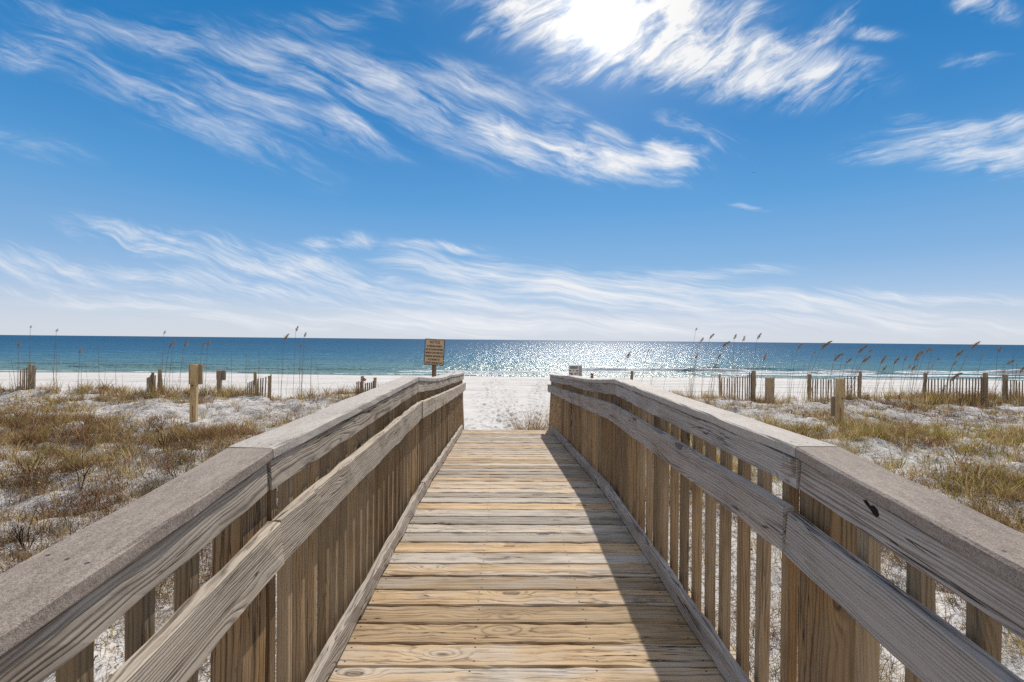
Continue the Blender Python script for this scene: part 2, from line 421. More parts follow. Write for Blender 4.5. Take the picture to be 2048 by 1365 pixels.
# damp sand by the water
wet = t.ss(py_, 38.6, 40.0)
col = t.mix(wet, col, (0.40, 0.36, 0.31))
t.put(bs.inputs['Base Color'], col); bs.inputs['Roughness'].default_value = 0.95; bs.inputs['Specular IOR Level'].default_value = 0.1
hh = t.m('ADD', t.m('MULTIPLY', n2, 1.0), t.m('ADD', t.m('MULTIPLY', n3, 0.25), t.m('MULTIPLY', lit, 0.5)))
t.put(bs.inputs['Normal'], bump(t, hh, 0.4, 0.022))
M['sand'] = mt
tag(link('sand_ground', me, mt), 'white sandy ground of dunes and beach running down to the sea', None, None, 'structure')

# ------------------------------------------------------------------ sea
WZ = -1.75
sx = lines([(-70, 75, 0.45)]); e1 = geo(70, 40000, 1.2, 1.22); e2 = geo(75, 40000, 1.2, 1.22)
sx = np.concatenate([[-q for q in e1[::-1]], sx, e2])
sy = np.concatenate([lines([(37.5, 56, 0.14), (56, 90, 0.4)]), geo(90, 50000, 0.5, 1.035)])
SX, SY = np.meshgrid(sx, sy)
near = sst(SY, 260, 60)
SZ = near*(0.10*fbm(SX*0.10, SY*0.42, 71, 3)+0.05*fbm(SX*0.5, SY*1.3, 73, 2))
foam = np.zeros_like(SX)
def breaker(cy, x0, x1, h, w, broken, seed, soft=5):
    global SZ, foam
    c = cy + 1.2*fbm(SX*0.05, SX*0+seed, seed, 3)*2
    along = sst(SX, x0, x0+soft)*sst(SX, x1, x1-soft)
    hv = h*(0.65+0.9*fbm(SX*0.22, SX*0+seed*3.1, seed+5, 3)*1.2)
    d = (SY-c)
    prof = np.where(d < 0, np.exp(-(d/(w*0.45))**2), np.exp(-(d/(w*1.3))**2))
    SZ += along*hv*prof
    if broken:
        tex = vnoise(SX*2.0, SY*3.5, seed+9)*0.6+vnoise(SX*6, SY*9, seed+11)*0.4
        fr = np.exp(-((d+0.1*w)/(w*0.8))**2)*along
        brk = sst(fbm(SX*0.12, SX*0+seed*1.7, seed+15, 3), -0.25, 0.05)
        foam = np.maximum(foam, np.clip(fr*1.7*(0.35+brk)*(0.35+tex)-0.15, 0, 1)*broken)
breaker(47.6, 4, 41, 0.42, 0.9, 1.0, 201)
breaker(48.8, 40, 75, 0.55, 0.9, 1.0, 207)
breaker(44.6, 6, 62, 0.14, 0.7, 0.75, 211)
breaker(52.5, 14, 40, 0.25, 1.0, 0.35, 215)
breaker(46.0, -46, -10, 0.30, 1.1, 0.0, 223)
breaker(50.5, -60, -22, 0.20, 1.2, 0.0, 227)
breaker(44.0, -12, 9, 0.22, 0.8, 0.8, 229)
breaker(41.2, -70, 80, 0.05, 0.35, 0.85, 231)
SZ += WZ
me = np_mesh('sea_water', np.stack([SX.ravel(), SY.ravel(), SZ.ravel()], 1),
             (lambda n, m: np.stack([q := (np.arange(m-1)[:, None]*n+np.arange(n-1)[None, :]).ravel(), q+1, q+n+1, q+n], 1))(len(sx), len(sy)), smooth=True)
set_val(me, 'foam', foam.ravel())
mt, t, bs = material('sea_water')
geo_n = t.new('ShaderNodeNewGeometry'); pos = geo_n.outputs['Position']
px_, py_, pz_ = t.sep(pos)
yw = t.m('ADD', py_, t.m('MULTIPLY', t.m('SUBTRACT', t.noise(t.vm('MULTIPLY', pos, (0.03, 0.10, 0)), 1, 4, 0.6), 0.5), 34))
lg = t.m('LOGARITHM', t.m('MAXIMUM', yw, 30), 10)      # 30 m = 1.48, 100 m = 2, 1 km = 3
col = t.ramp(t.lin(lg, 1.5, 3.3), [(0.04, (0.19, 0.29, 0.285)), (0.12, (0.12, 0.245, 0.285)), (0.20, (0.075, 0.205, 0.30)), (0.30, (0.042, 0.152, 0.27)), (0.55, (0.024, 0.112, 0.225)), (1.0, (0.022, 0.092, 0.195))])
fo = t.new('ShaderNodeAttribute', attribute_name='foam').outputs['Fac']
fn = t.noise(t.vm('MULTIPLY', pos, (2.5, 5, 5)), 1, 4, 0.7)
fm = t.ss(t.m('ADD', fo, t.m('MULTIPLY', t.m('SUBTRACT', fn, 0.5), 0.9)), 0.25, 0.55)
fm = t.m('MULTIPLY', fm, t.ss(fo, 0.02, 0.12))
col = t.mix(fm, col, (0.82, 0.84, 0.85))
# ripples get coarser with distance so they stay visible as chop
w0 = t.noise(t.vm('MULTIPLY', pos, (1.1, 2.6, 1)), 1, 5, 0.62)
w1 = t.noise(t.vm('MULTIPLY', pos, (0.22, 0.55, 1)), 1, 4, 0.6)
w2 = t.noise(t.vm('MULTIPLY', pos, (0.035, 0.10, 1)), 1, 5, 0.6)
w3 = t.noise(t.vm('MULTIPLY', pos, (1.6, 0.22, 1)), 1, 3, 0.6); w4 = t.noise(t.vm('MULTIPLY', pos, (0.5, 0.045, 1)), 1, 4, 0.65)
hgt = t.m('ADD', t.m('ADD', t.m('MULTIPLY', w0, 0.42), t.m('MULTIPLY', w3, 0.35)), t.m('ADD', t.m('MULTIPLY', w1, 1.2), t.m('ADD', t.m('MULTIPLY', w2, 2.4), t.m('MULTIPLY', w4, 1.3))))
nrm = bump(t, hgt, 0.5, 0.75)
mt.node_tree.nodes.remove(bs)
df = t.new('ShaderNodeBsdfDiffuse'); t.put(df.inputs[0], col); t.put(df.inputs['Normal'], bump(t, hgt, 1.0, 1.1))
gl = t.new('ShaderNodeBsdfGlossy'); gl.inputs['Color'].default_value = (1, 1, 1, 1); gl.inputs['Roughness'].default_value = 0.24; t.put(gl.inputs['Normal'], nrm)
mx = t.new('ShaderNodeMixShader'); t.put(mx.inputs[0], t.m('MULTIPLY', t.m('SUBTRACT', 1.0, fm), 0.075))
t.l.new(df.outputs[0], mx.inputs[1]); t.l.new(gl.outputs[0], mx.inputs[2])
t.l.new(mx.outputs[0], mt.node_tree.nodes['Material Output'].inputs[0])
M['water'] = mt
tag(link('sea_water', me, mt), 'blue green sea with sun glitter and small breakers along the beach', None, None, 'structure')

# ------------------------------------------------------------------ boardwalk
def xsft(y): return -0.06*max(0.0, (y-3.87)/4.98)
DY = [-3, 1.44, 3.87, 8.85]; DZ = [-0.473, 0.0, 0.015, -0.316]
def zd(y): return float(np.interp(y, DY, DZ))
walk = empty('boardwalk', (0.1, 4.0, -0.85), 'weathered grey wooden boardwalk with railings leading over the dunes to the beach', 'boardwalk')
# deck boards, each slightly different
rb = random.Random(3)
y = -1.0; pitch = 0.1462
k = 0
protos = []
for i in range(6):
    protos.append(board_mesh('deck_board', 1.83, 0.1365, 0.036, ch=0.006, n=22, wob=0.0014, seed=40+i))
    protos[-1].materials.append(M['deck'])
while y < 8.36:
    ya, yb = y, y+0.139
    yc = (ya+yb)/2
    ang = math.atan2(zd(yb)-zd(ya), yb-ya)
    x0 = -0.815+xsft(yc)+rb.uniform(-0.012, 0.012)
    Mx = Matrix.Translation((x0, yc+rb.uniform(-0.0015, 0.0015), zd(yc)-0.018+rb.uniform(-0.0015, 0.0015))) @ Matrix.Rotation(ang+rb.uniform(-0.012, 0.012), 4, 'X') @ Matrix.Rotation(rb.uniform(-0.0018, 0.0018), 4, 'Z')
    link('deck_board', protos[rb.randrange(6)], None, walk, Mx)
    y += pitch+rb.uniform(-0.002, 0.002)
for jx in (-0.72, 0.1, 0.92):
    for a, b in ((-1.0, 1.43), (1.44, 3.87), (3.88, 8.33)):
        beam('joist', (jx+xsft(a), a, zd(a)-0.13), (jx+xsft(b), b, zd(b)-0.13), 0.038, 0.184, M['joist'], walk)

def railing(side):
    s = side                                        # -1 left, +1 right
    lat = dict(cap_in=0.710 if s < 0 else 0.912, band=0.718 if s < 0 else 0.922, rail=0.677 if s < 0 else 0.881, bal=0.744 if s < 0 else 0.946)
    J = [-1.5, 1.44, 3.87, 6.45, 8.86]
    if s < 0:
        cap = [1.015-0.1065*2.94, 1.015, 1.043, 0.866, 0.73]; mid = [0.793-0.103*2.94, 0.793, 0.832, 0.682, 0.535]
    else:
        cap = [1.029-0.1065*2.94, 1.029, 1.036, 0.866, 0.709]; mid = [0.826-0.1*2.94, 0.826, 0.832, 0.674, 0.514]
    capz = lambda y: float(np.interp(y, J, cap))
    midz = lambda y: float(np.interp(y, J, mid))
    X = lambda l, y: s*l+xsft(y)
    mat = M['rail'] if s < 0 else M['rail_shaded']
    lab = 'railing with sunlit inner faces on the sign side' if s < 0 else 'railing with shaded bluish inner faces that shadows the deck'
    # the bands under the cap: first one is the railing's own mesh
    rail = None
    segs = [(0, 1), (1, 2), (2, 3), (3, 4)]
    for i, (a, b) in enumerate(segs):
        ya, yb = J[a]+(0.008 if i else 0), J[b]-(0.008 if i < 3 else 0)
        l = lat['band']+0.019+(0.003 if i == 0 else 0)
        za = capz(J[a])-0.038-0.006-0.0445; zb = capz(J[b])-0.038-0.006-0.0445
        sagv = -0.016 if i == 2 else (-0.010 if i == 3 else 0)
        sg = (lambda t, q=sagv: q*math.sin(math.pi*t))
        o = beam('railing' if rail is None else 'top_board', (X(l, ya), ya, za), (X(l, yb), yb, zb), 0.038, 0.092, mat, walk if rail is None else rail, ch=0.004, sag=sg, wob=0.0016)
        if rail is None: rail = o; o['label'] = lab
    for i, (a, b) in enumerate(segs):
        ya, yb = J[a]+(0.0025 if i else 0), J[b]-(0.0025 if i < 3 else 0)
        l = lat['cap_in']+0.071
        za = capz(J[a])-0.019; zb = capz(J[b])-0.019
        sagv = -0.028 if i == 2 else (-0.012 if i == 3 else 0.0)
        if s > 0: sagv *= 0.75
        sg = (lambda t, q=sagv: q*math.sin(math.pi*t))
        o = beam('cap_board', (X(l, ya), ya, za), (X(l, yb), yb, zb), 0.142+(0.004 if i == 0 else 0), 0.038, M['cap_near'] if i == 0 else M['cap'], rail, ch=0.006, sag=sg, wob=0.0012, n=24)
        o['label'] = 'brown cap board nearest the viewer' if i == 0 else 'pale cap board'
    for i, (a, b) in enumerate([(0, 1), (1, 2), (2, 4)]):
        ya, yb = J[a]+(0.002 if i else 0), J[b]-0.002
        dl = 0.006 if i == 1 else 0.0
        l = lat['rail']+0.019+(dl if s < 0 else -dl)
        za = midz(J[a])-0.07+(0.012 if (i == 1 and s > 0) else 0); zb = midz(J[b])-0.07
        sagv = -0.01 if i == 2 else 0.004
        sg = (lambda t, q=sagv: q*math.sin(math.pi*t))
        beam('hand_rail', (X(l, ya), ya, za), (X(l, yb), yb, zb), 0.038, 0.14, mat, rail, ch=0.004, sag=sg, wob=0.002)
    for i, (ya, yb) in enumerate([(-1.0, 1.42), (1.43, 4.02), (4.03, 8.26)]):
        l = lat['rail']+0.019
        n = 2 if yb > 4.1 else 1
        pts = [ya, yb] if n == 1 else [ya, yb]
        beam('kick_board', (X(l, ya), ya, zd(ya)+0.066), (X(l, yb), yb, zd(yb)+0.066), 0.038, 0.089, mat, rail, ch=0.005, wob=0.0022)
    # spacer blocks under the kick boards
    for yb in (2.25, 3.2, 4.3, 5.4, 6.6, 7.8):
        beam('spacer_block', (X(lat['rail']+0.019, yb), yb, zd(yb)+0.0105), (X(lat['rail']+0.019, yb+0.09), yb+0.09, zd(yb)+0.0105), 0.034, 0.021, M['joist'], rail, n=2)
    # posts (4x6)
    for py0 in (1.336, 3.775, 6.36, 8.70):
        lp = lat['bal']+0.0445
        xt = X(lp, py0); xb = xt-(s*0.08 if py0 > 8 else (s*0.02 if py0 > 6 else 0))
        Mx, L = frame((xb, py0+0.07, gz(xb, py0)-0.3), (xt, py0+0.07, capz(py0+0.07)-0.042), (s, 0, 0))
        SEED[0] += 1
        link('post', board_mesh('post', L, 0.14, 0.089, ch=0.005, seed=SEED[0]), M['post'], rail, Mx)
        if py0 < 8:
            for q in (midz(py0)-0.07,):
                beam('spacer_block', (X(lat['rail']+0.038, py0+0.02), py0+0.07, q), (X(lat['bal'], py0+0.02), py0+0.07, q), 0.09, 0.09, M['post'], rail, n=2)
    # balusters (2x2)
    near_edges = []
    if s < 0:
        near_edges += [1.118-0.147*i for i in range(4)]
        near_edges += [1.498+0.116*i for i in range(20) if 1.498+0.116*i < 3.73]
        near_edges += [3.945+0.1165*i for i in range(60) if 3.945+0.1165*i < 8.66]
    else:
        near_edges += [1.189-0.147*i for i in range(4)]
        near_edges += [1.528+0.152*i for i in range(20) if 1.528+0.152*i < 3.73]
        near_edges += [3.955+0.125*i for i in range(60) if 3.955+0.125*i < 8.66]
    near_edges = [q for q in near_edges if not any(p0-0.045 < q < p0+0.147 for p0 in (1.336, 3.775, 6.36))]
    near_edges.sort()
    pr = []
    for i in range(5):
        m_ = board_mesh('baluster', 1.14, 0.038, 0.038, ch=0.003, n=6, wob=0.0007, seed=60+i+int(10*s)); m_.materials.append(M['baluster']); pr.append(m_)
    rv = random.Random(9+s)
    v2, f2 = [], []
    for idx, yb in enumerate(near_edges):
        yc = yb+0.019+rv.uniform(-0.003, 0.003)
        tilt = max(0, (yc-6.2)/2.6)
        top = capz(yc)-0.047-rv.uniform(0, 0.006)
        l = lat['bal']+0.019
        xt = X(l, yc); xb = xt-s*0.075*tilt*tilt+rv.uniform(-0.004, 0.004)
        d = Vector((xt-xb, rv.uniform(-0.004, 0.004), 1.14)).normalized()
        Mx, _ = frame(Vector((xt, yc, top))-d*1.14, (xt, yc, top), (s, 0, 0))
        m_ = pr[rv.randrange(5)]
        if idx < 45:
            link('baluster', m_, None, rail, Mx)
        else:
            b = len(v2)
            v2 += [Mx @ q.co for q in m_.vertices]; f2 += [tuple(b+q for q in p_.vertices) for p_ in m_.polygons]
    o = link('baluster', mesh('far_balusters', v2, f2), M['baluster'], rail); o['kind'] = 'stuff'
    return rail
railL = railing(-1)
railR = railing(1)
# knot hole and broken block on the right top board
def poly_disc(name, c, n, u, pts, th, mat, parent):
    n = Vector(n).normalized(); u = Vector(u).normalized(); w = n.cross(u)
    v = [Vector(c)+u*a+w*b for a, b in pts]; k = len(v)
    v += [p+n*th for p in v]
    f = [tuple(range(k-1, -1, -1)), tuple(range(k, 2*k))]+[(i, (i+1) % k, k+(i+1) % k, k+i) for i in range(k)]
    return link(name, mesh(name, v, f), mat, parent)
kh = at(1757, 1022, 1.15)
ky = 0.925*F/(1757-1010)
pts = [(-0.030, 0.010), (-0.018, 0.014), (-0.006, 0.006), (0.006, 0.011), (0.018, 0.006), (0.025, -0.006), (0.016, -0.015), (0.004, -0.010), (-0.008, -0.002), (-0.02, 0.002)]
poly_disc('knot_hole', (0.9250, ky, 1.354-(1022-687)/F*ky), (-1, 0, 0), (0, -1, -0.1), pts, 0.0016, M['dark_hole'], railR)['label'] = 'dark knot hole in the top board'
beam('splice_block', (0.918, 1.452, 0.958), (0.918, 1.505, 0.956), 0.016, 0.05, M['rail_shaded'], railR, n=3, wob=0.004)

# ------------------------------------------------------------------ signs and posts
def lettering(name, txt, size, loc, mat, parent, width=None, bold=0.0, rz=0):
    cu = bpy.data.curves.new(name, 'FONT'); cu.body = txt; cu.size = size; cu.align_x = 'CENTER'; cu.align_y = 'CENTER'
    cu.offset = bold; cu.extrude = 0.0015; cu.resolution_u = 2
    tmp = bpy.data.objects.new('tmp_text', cu); C.objects.link(tmp)
    dg = bpy.context.evaluated_depsgraph_get()
    me = bpy.data.meshes.new_from_object(tmp.evaluated_get(dg)); me.name = name
    bpy.data.objects.remove(tmp); bpy.data.curves.remove(cu)
    me.materials.clear()
    sc = 1.0
    if width and len(me.vertices):
        w = max(v.co.x for v in me.vertices)-min(v.co.x for v in me.vertices)
        sc = width/w
    Mx = Matrix.Translation(loc) @ Matrix.Rotation(rz, 4, 'Y') @ Matrix.Rotation(math.pi/2, 4, 'X') @ Matrix.Diagonal((sc, 1, 1, 1))
    return link(name, me, mat, parent, Mx)
def panel(name, c, w, h, th, r, mat, parent, ry=0.0, rz=0.0):
    """rounded upright plate, front face toward the walkway (-Y); c centre"""
    pts = []
    for cx, cz, a0 in ((w/2-r, h/2-r, 0), (-w/2+r, h/2-r, 90), (-w/2+r, -h/2+r, 180), (w/2-r, -h/2+r, 270)):
        for k in range(5):
            a = R(a0+k*22.5); pts.append((cx+r*math.cos(a), cz+r*math.sin(a)))
    k = len(pts)
    v = [(x, -th/2, z) for x, z in pts]+[(x, th/2, z) for x, z in pts]
    f = [tuple(range(k)), tuple(range(2*k-1, k-1, -1))]+[(i, k+i, k+(i+1) % k, (i+1) % k) for i in range(k)]
    Mx = Matrix.Translation(c) @ Matrix.Rotation(rz, 4, 'Z') @ Matrix.Rotation(ry, 4, 'Y')
    return link(name, mesh(name, v, f), mat, parent, Mx)
def upright(name, base, top, w, d, mat, parent, **k):
    Mx, L = frame(base, top, (1, 0, 0)); SEED[0] += 1
    return link(name, board_mesh(name, L, d, w, seed=SEED[0], **{'ch': 0.005, **k}), mat, parent, Mx)

# notice sign
Y = 10.5
c = at(868.7, 704.7, Y); tiltn = R(3.0)
gx = at(866, 760, Y).x; g = gz(gx, Y)
ns = empty('notice_sign', (gx, Y+0.06, g), 'tan notice sign with dark border and red heading on a post behind the left railing', 'sign')
pn = panel('sign_panel', c, 0.447, 0.590, 0.012, 0.022, M['sign_edge'], ns, tiltn)
up = Matrix.Rotation(tiltn, 3, 'Y')
def on(dx, dz, dy=-0.0075): return c+up @ Vector((dx, dy, dz))
panel('sign_face', on(0, 0, -0.0072), 0.415, 0.558, 0.006, 0.014, M['sign_tan'], pn, tiltn)
ya = -0.0108
lettering('heading', 'NOTICE', 0.092, on(0.0, 0.222, ya), M['ink_red'], pn, 0.225, 0.0012, tiltn)
for i, (tx, wd) in enumerate((('ALL PERSONAL PROPERTY', 0.345), ('LEFT ON THE BEACH BETWEEN', 0.385), ('MIDNIGHT AND 7:00AM WILL', 0.385), ('BE REMOVED AND DISPOSED OF', 0.39), ('ACCORDING TO', 0.265), ('COUNTY ORDINANCE 12-02', 0.37))):
    lettering('text_line', tx, 0.056, on(0.0, 0.130-i*0.075, ya), M['ink'], pn, wd, 0.0014, tiltn)
upright('post', (gx, Y+0.06, g-0.3), (gx+0.02, Y+0.06, c.z+0.15), 0.089, 0.089, M['post'], ns)

# small white information sign behind the right railing
Y = 10.8
c = at(1147.5, 744, Y); g = gz(c.x, Y)
isg = empty('information_sign', (c.x, Y+0.05, g), 'small white information sign with coloured pictograms behind the right railing end', 'sign')
pn = panel('sign_panel', c+Vector((0, 0, -0.015)), 0.235, 0.33, 0.012, 0.006, M['white'], isg)
pl = panel('side_board', c+Vector((0.155, 0.012, -0.02)), 0.072, 0.34, 0.03, 0.004, M['grey_panel'], isg)
upright('post', (c.x+0.05, Y+0.055, g-0.3), (c.x+0.05, Y+0.055, c.z+0.1), 0.089, 0.07, M['fence'], isg)
for dz, w in ((0.115, 0.19), (0.085, 0.17)):
    panel('text_line', c+Vector((0.0, -0.0080, dz)), w, 0.018, 0.004, 0.003, M['black'], pn)
for dx, dz, w, h, m_ in ((-0.085, 0.028, 0.035, 0.022, 'black'), (-0.01, 0.026, 0.03, 0.038, 'yellow'), (0.075, 0.026, 0.04, 0.022, 'bolt'), (-0.085, -0.035, 0.028, 0.03, 'blue'), (-0.045, -0.052, 0.036, 0.046, 'red'), (0.04, -0.05, 0.042, 0.022, 'black'), (0.085, -0.035, 0.02, 0.03, 'blue')):
    panel('pictogram', c+Vector((dx, -0.0080, dz)), w, h, 0.004, 0.004, M[m_], pn)

# sign backs
def sign_back(name, label, px0, px1, py0, py1, post0, post1, basepy, Y, mp, mb, bolt=True, rz=0.0):
    c = at((px0+px1)/2, (py0+py1)/2, Y); sc = Y/F
    pxm = (post0+post1)/2
    p = at(pxm, basepy, Y)
    g = gz(p.x, Y)
    root = empty(name, (p.x, Y, g), label, 'sign')
    w = (post1-post0)*sc
    tp = at(pxm-0.5, py0, Y).z
    upright('post', (p.x, Y, g-0.3), (p.x+0.01, Y, tp), w, 0.089, mp, root)
    panel('sign_panel', (c.x, Y+0.052, c.z), (px1-px0)*sc, (py1-py0)*sc, 0.014, 0.03, mb, root, 0, rz)
    if bolt:
        v = []; f = []
        bz = c.z-(py1-py0)*sc/2-0.02
        pts = [(0.018*math.cos(a*math.pi/4), 0.018*math.sin(a*math.pi/4)) for a in range(8)]
        poly_disc('bolt', (p.x-0.01, Y-0.0447, bz), (0, -1, 0), (1, 0, 0), pts, 0.012, M['bolt'], root)
    return root
sign_back('sign_back', 'bright yellow sign post with a tan sign back standing in the left dune grass', 375, 402, 729, 769.5, 381, 393.5, 830, 11.2, M['yellow_post'], M['sign_back'])
sign_back('sign_back', 'small dark weathered sign back right of the tall yellow sign post', 431, 449.7, 741.5, 761, 434.5, 442, 782, 15.6, M['fence_dark'], M['sign_back_grey'], False)
# right: post taller than its plate
Y = 11.2
p = at(1678, 857, Y); g = gz(p.x, Y); tp = at(1678.5, 758, Y).z
rp = empty('sign_back', (p.x, Y, g), 'yellow post with rust streak and low sign plate in the right dune grass', 'sign')
upright('post', (p.x, Y, g-0.3), (p.x+0.01, Y, tp), 0.165, 0.10, M['yellow_post'], rp)
c = at(1672, 813.5, Y+0.06)
panel('sign_panel', (c.x, Y+0.062, c.z), 0.25, 0.49, 0.014, 0.02, M['sign_back_grey'], rp)
bz = at(1682, 797, Y).z
poly_disc('bolt', (p.x+0.035, Y-0.0502, bz), (0, -1, 0), (1, 0, 0), [(0.018*math.cos(a*math.pi/4), 0.018*math.sin(a*math.pi/4)) for a in range(8)], 0.012, M['bolt'], rp)
# broad stub post
Y = 15.4
p = at(1539, 775, Y); tp = at(1539, 756, Y).z; g = gz(p.x, Y)
sb = upright('stub_post', (p.x, Y, min(g, tp-0.35)-0.15), (p.x+0.01, Y, tp), 0.27, 0.10, M['fence'], None, wob=0.003)
tag(sb, 'short broad wooden stub post among the grass on the right dune crest', 'post')
def lone_post(px, py, Y, w, label, lean=0.0):
    t_ = at(px, py, Y); g = gz(t_.x, Y)
    o = upright('wooden_post', (t_.x-lean, Y, g-0.3), t_, w, w, M['fence'], None, wob=0.004, ch=0.02)
    return tag(o, label, 'post', 'lone posts behind the dunes')
lone_post(1184, 747, 15.8, 0.095, 'short brown post showing above the right railing beside the information sign')
lone_post(1264, 742.5, 16.2, 0.085, 'brown post by the bend of the right railing against the sea', 0.02)
lone_post(36, 773, 15.6, 0.07, 'low post stub at the foot of the leftmost slat fence')

# ------------------------------------------------------------------ sand fences
def fence(label, Y, posts, slats, Y2=None, wires=True, x0=None, x1=None):
    """posts: (px, py_top, lean_px, width); slats: (px, py_top, lean_px)"""
    pmid = (posts[0][0]+posts[-1][0])/2
    Y2 = Y if Y2 is None else Y2
    allx = [q[0] for q in posts]+[q[0] for q in slats]; lo, hi = min(allx), max(allx)
    yy = lambda px: Y+(Y2-Y)*(px-lo)/max(hi-lo, 1)
    b = at(pmid, 780, yy(pmid))
    root = empty('sand_fence', (b.x, b.y, gz(b.x, b.y)), label, 'fence', 'slat fences on the dune crest')
    for px, py, lean, w in posts:
        t_ = at(px, py, yy(px)); g = gz(t_.x, t_.y)
        upright('post', (t_.x-lean*Y/F, t_.y, g-0.25), t_, w, w*0.9, M['fence'], root, wob=0.004, ch=0.022)
    tops = []
    for px, py, lean in slats:
        t_ = at(px, py, yy(px)-0.06); g = gz(t_.x, t_.y)
        upright('slat', (t_.x-lean*Y/F, t_.y, g-0.08), t_, 0.038, 0.009, M['fence_dark'], root, ch=0.0015, n=4, wob=0.0015)
        tops.append(t_)
    return root
def run(a, b, st, t0, t1, lean=0.0, seed=0):
    r_ = random.Random(seed); out = []; n = int(round((b-a)/st))
    for i in range(n+1):
        q = i/max(n, 1); out.append((a+(b-a)*q+r_.uniform(-0.8, 0.8), t0+(t1-t0)*q+r_.uniform(-1.2, 1.2), lean+r_.uniform(-1.2, 1.2)))
    return out
fence('leftmost slat fence with paired grey posts on the left dune crest', 15.8, [(60.5, 729, 0.5, 0.10), (68.5, 731, 3, 0.10)], [(41.5, 739, 0.5), (46, 738, 0.3), (49.5, 737.5, 0.6), (53.5, 736, 0)])
fence('short slat fence left of the yellow sign post with dark posts', 15.8, [(306, 745.5, 0, 0.085), (320, 738.5, 0.5, 0.11)], [(294.5, 756, 0), (297.5, 755, 0.3), (300, 753, -0.4), (302, 750, 0), (310.5, 751, 0.3), (324, 758, -0.5)])
fence('slat fence with a leaning post right of the small sign back', 15.8, [(510, 744, -4, 0.085), (539, 752, 1, 0.085)], [(496, 766, 1), (500, 764, 1), (503.5, 763, 0), (507, 761, 0.5), (516, 758, 0), (521.5, 757, 1), (526, 756.5, 1), (532, 754, 2), (542, 749, 0.6)])
fence('little slat fence with a tiny flag behind the left cap board', 15.2, [(724.5, 752.5, 0, 0.095), (750, 755.5, 0, 0.085)], [(714, 764, 0), (717.5, 763, 0.4), (721, 764, 0), (731, 767, 0.5), (735, 766, 0), (739, 766, -0.5), (743, 765, 0), (746.5, 762, 0.5)])
fence('long low slat fence right of the railing bend, farthest of the right fences', 17.2, [(1439, 749, -3, 0.085), (1507.5, 742, 0, 0.12)], run(1444, 1490, 5.2, 757, 753, 0, 4)+[(1499, 745, 0), (1502.5, 747, 0.5), (1495, 751, 0.4)], 16)
fence('slat fence partly hidden by the rusty yellow post', 15.8, [(1618.8, 749, 0, 0.11), (1720.5, 743, 0, 0.085)], run(1625.5, 1668, 5.1, 757.5, 758.5, 0.2, 5)+run(1689, 1716, 6.5, 755, 752, 0, 6))
fence('slat fence with a reddish leaning post, tallest slats of the right dune', 15.9, [(1851, 746.5, 3.5, 0.10), (1970.5, 746, 0, 0.11)], run(1857.8, 1957.5, 6.3, 758.5, 756.5, 0.8, 7)+[(1962, 752.5, -2), (1964.5, 756, -1), (1975, 754, 0.5)], 14.6)
fence('rightmost slat fence running out of the picture', 14.7, [(2010.5, 749.5, 0.5, 0.12), (2075, 752, 0, 0.1)], run(2015, 2070, 6.1, 761, 764, 0.3, 8), 14.2)
# tiny flag on the little fence
c = at(729, 759, 15.1)
fl = empty('small_flag', (c.x-0.07, 15.1, c.z-0.25), 'tiny red white and blue flag stuck on the little fence', 'flag')
upright('flag_stick', (c.x-0.06, 15.1, c.z-0.3), (c.x-0.06, 15.1, c.z+0.06), 0.008, 0.008, M['fence'], fl, ch=0.001, n=2)
cl = panel('flag_cloth', c+Vector((0, 0.0, -0.01)), 0.10, 0.085, 0.004, 0.004, M['red'], fl, R(35))
panel('canton', c+Vector((-0.02, -0.005, 0.02)), 0.05, 0.045, 0.004, 0.003, M['blue'], cl, R(35))
panel('white_stripe', c+Vector((0.02, -0.005, -0.02)), 0.06, 0.012, 0.004, 0.003, M['white'], cl, R(35))

# a far bird over the sea
c = at(1507, 346, 170)
v = [(0, -0.3, 0), (0.06, 0, 0.05), (0, 0.3, 0), (-0.06, 0, 0.05), (0, 0, -0.08), (-0.6, 0.05, 0.12), (-0.55, -0.12, 0.12), (-0.3, 0.08, 0.17), (-0.3, -0.12, 0.17), (0.6, 0.05, 0.0), (0.55, -0.12, 0.0), (0.3, 0.08, 0.11), (0.3, -0.12, 0.11), (0, 0.1, 0.06), (0, -0.1, 0.06)]
f = [(0, 1, 4), (1, 2, 4), (2, 3, 4), (3, 0, 4), (0, 14, 1), (1, 14, 13), (1, 13, 2), (2, 13, 3), (3, 13, 14), (3, 14, 0), (13, 14, 8, 7), (7, 8, 6, 5), (14, 13, 11, 12), (12, 11, 9, 10)]
tag(link('seabird', mesh('seabird', v, f), M['bird'], None, Matrix.Translation(c)), 'tiny dark bird gliding alone in the open blue sky', 'bird')

# ------------------------------------------------------------------ vegetation
mt, t, bs = material('dune_foliage')
for n_ in list(mt.node_tree.nodes):
    if n_.type == 'BSDF_PRINCIPLED': mt.node_tree.nodes.remove(n_)
at_n = t.new('ShaderNodeAttribute', attribute_name='col').outputs['Color']
d1 = t.new('ShaderNodeBsdfDiffuse'); d2 = t.new('ShaderNodeBsdfTranslucent'); mx = t.new('ShaderNodeMixShader')
t.put(d1.inputs[0], at_n); t.put(d2.inputs[0], at_n); mx.inputs[0].default_value = 0.38
t.l.new(d1.outputs[0], mx.inputs[1]); t.l.new(d2.outputs[0], mx.inputs[2])
t.l.new(mx.outputs[0], mt.node_tree.nodes['Material Output'].inputs[0])
M['foliage'] = mt

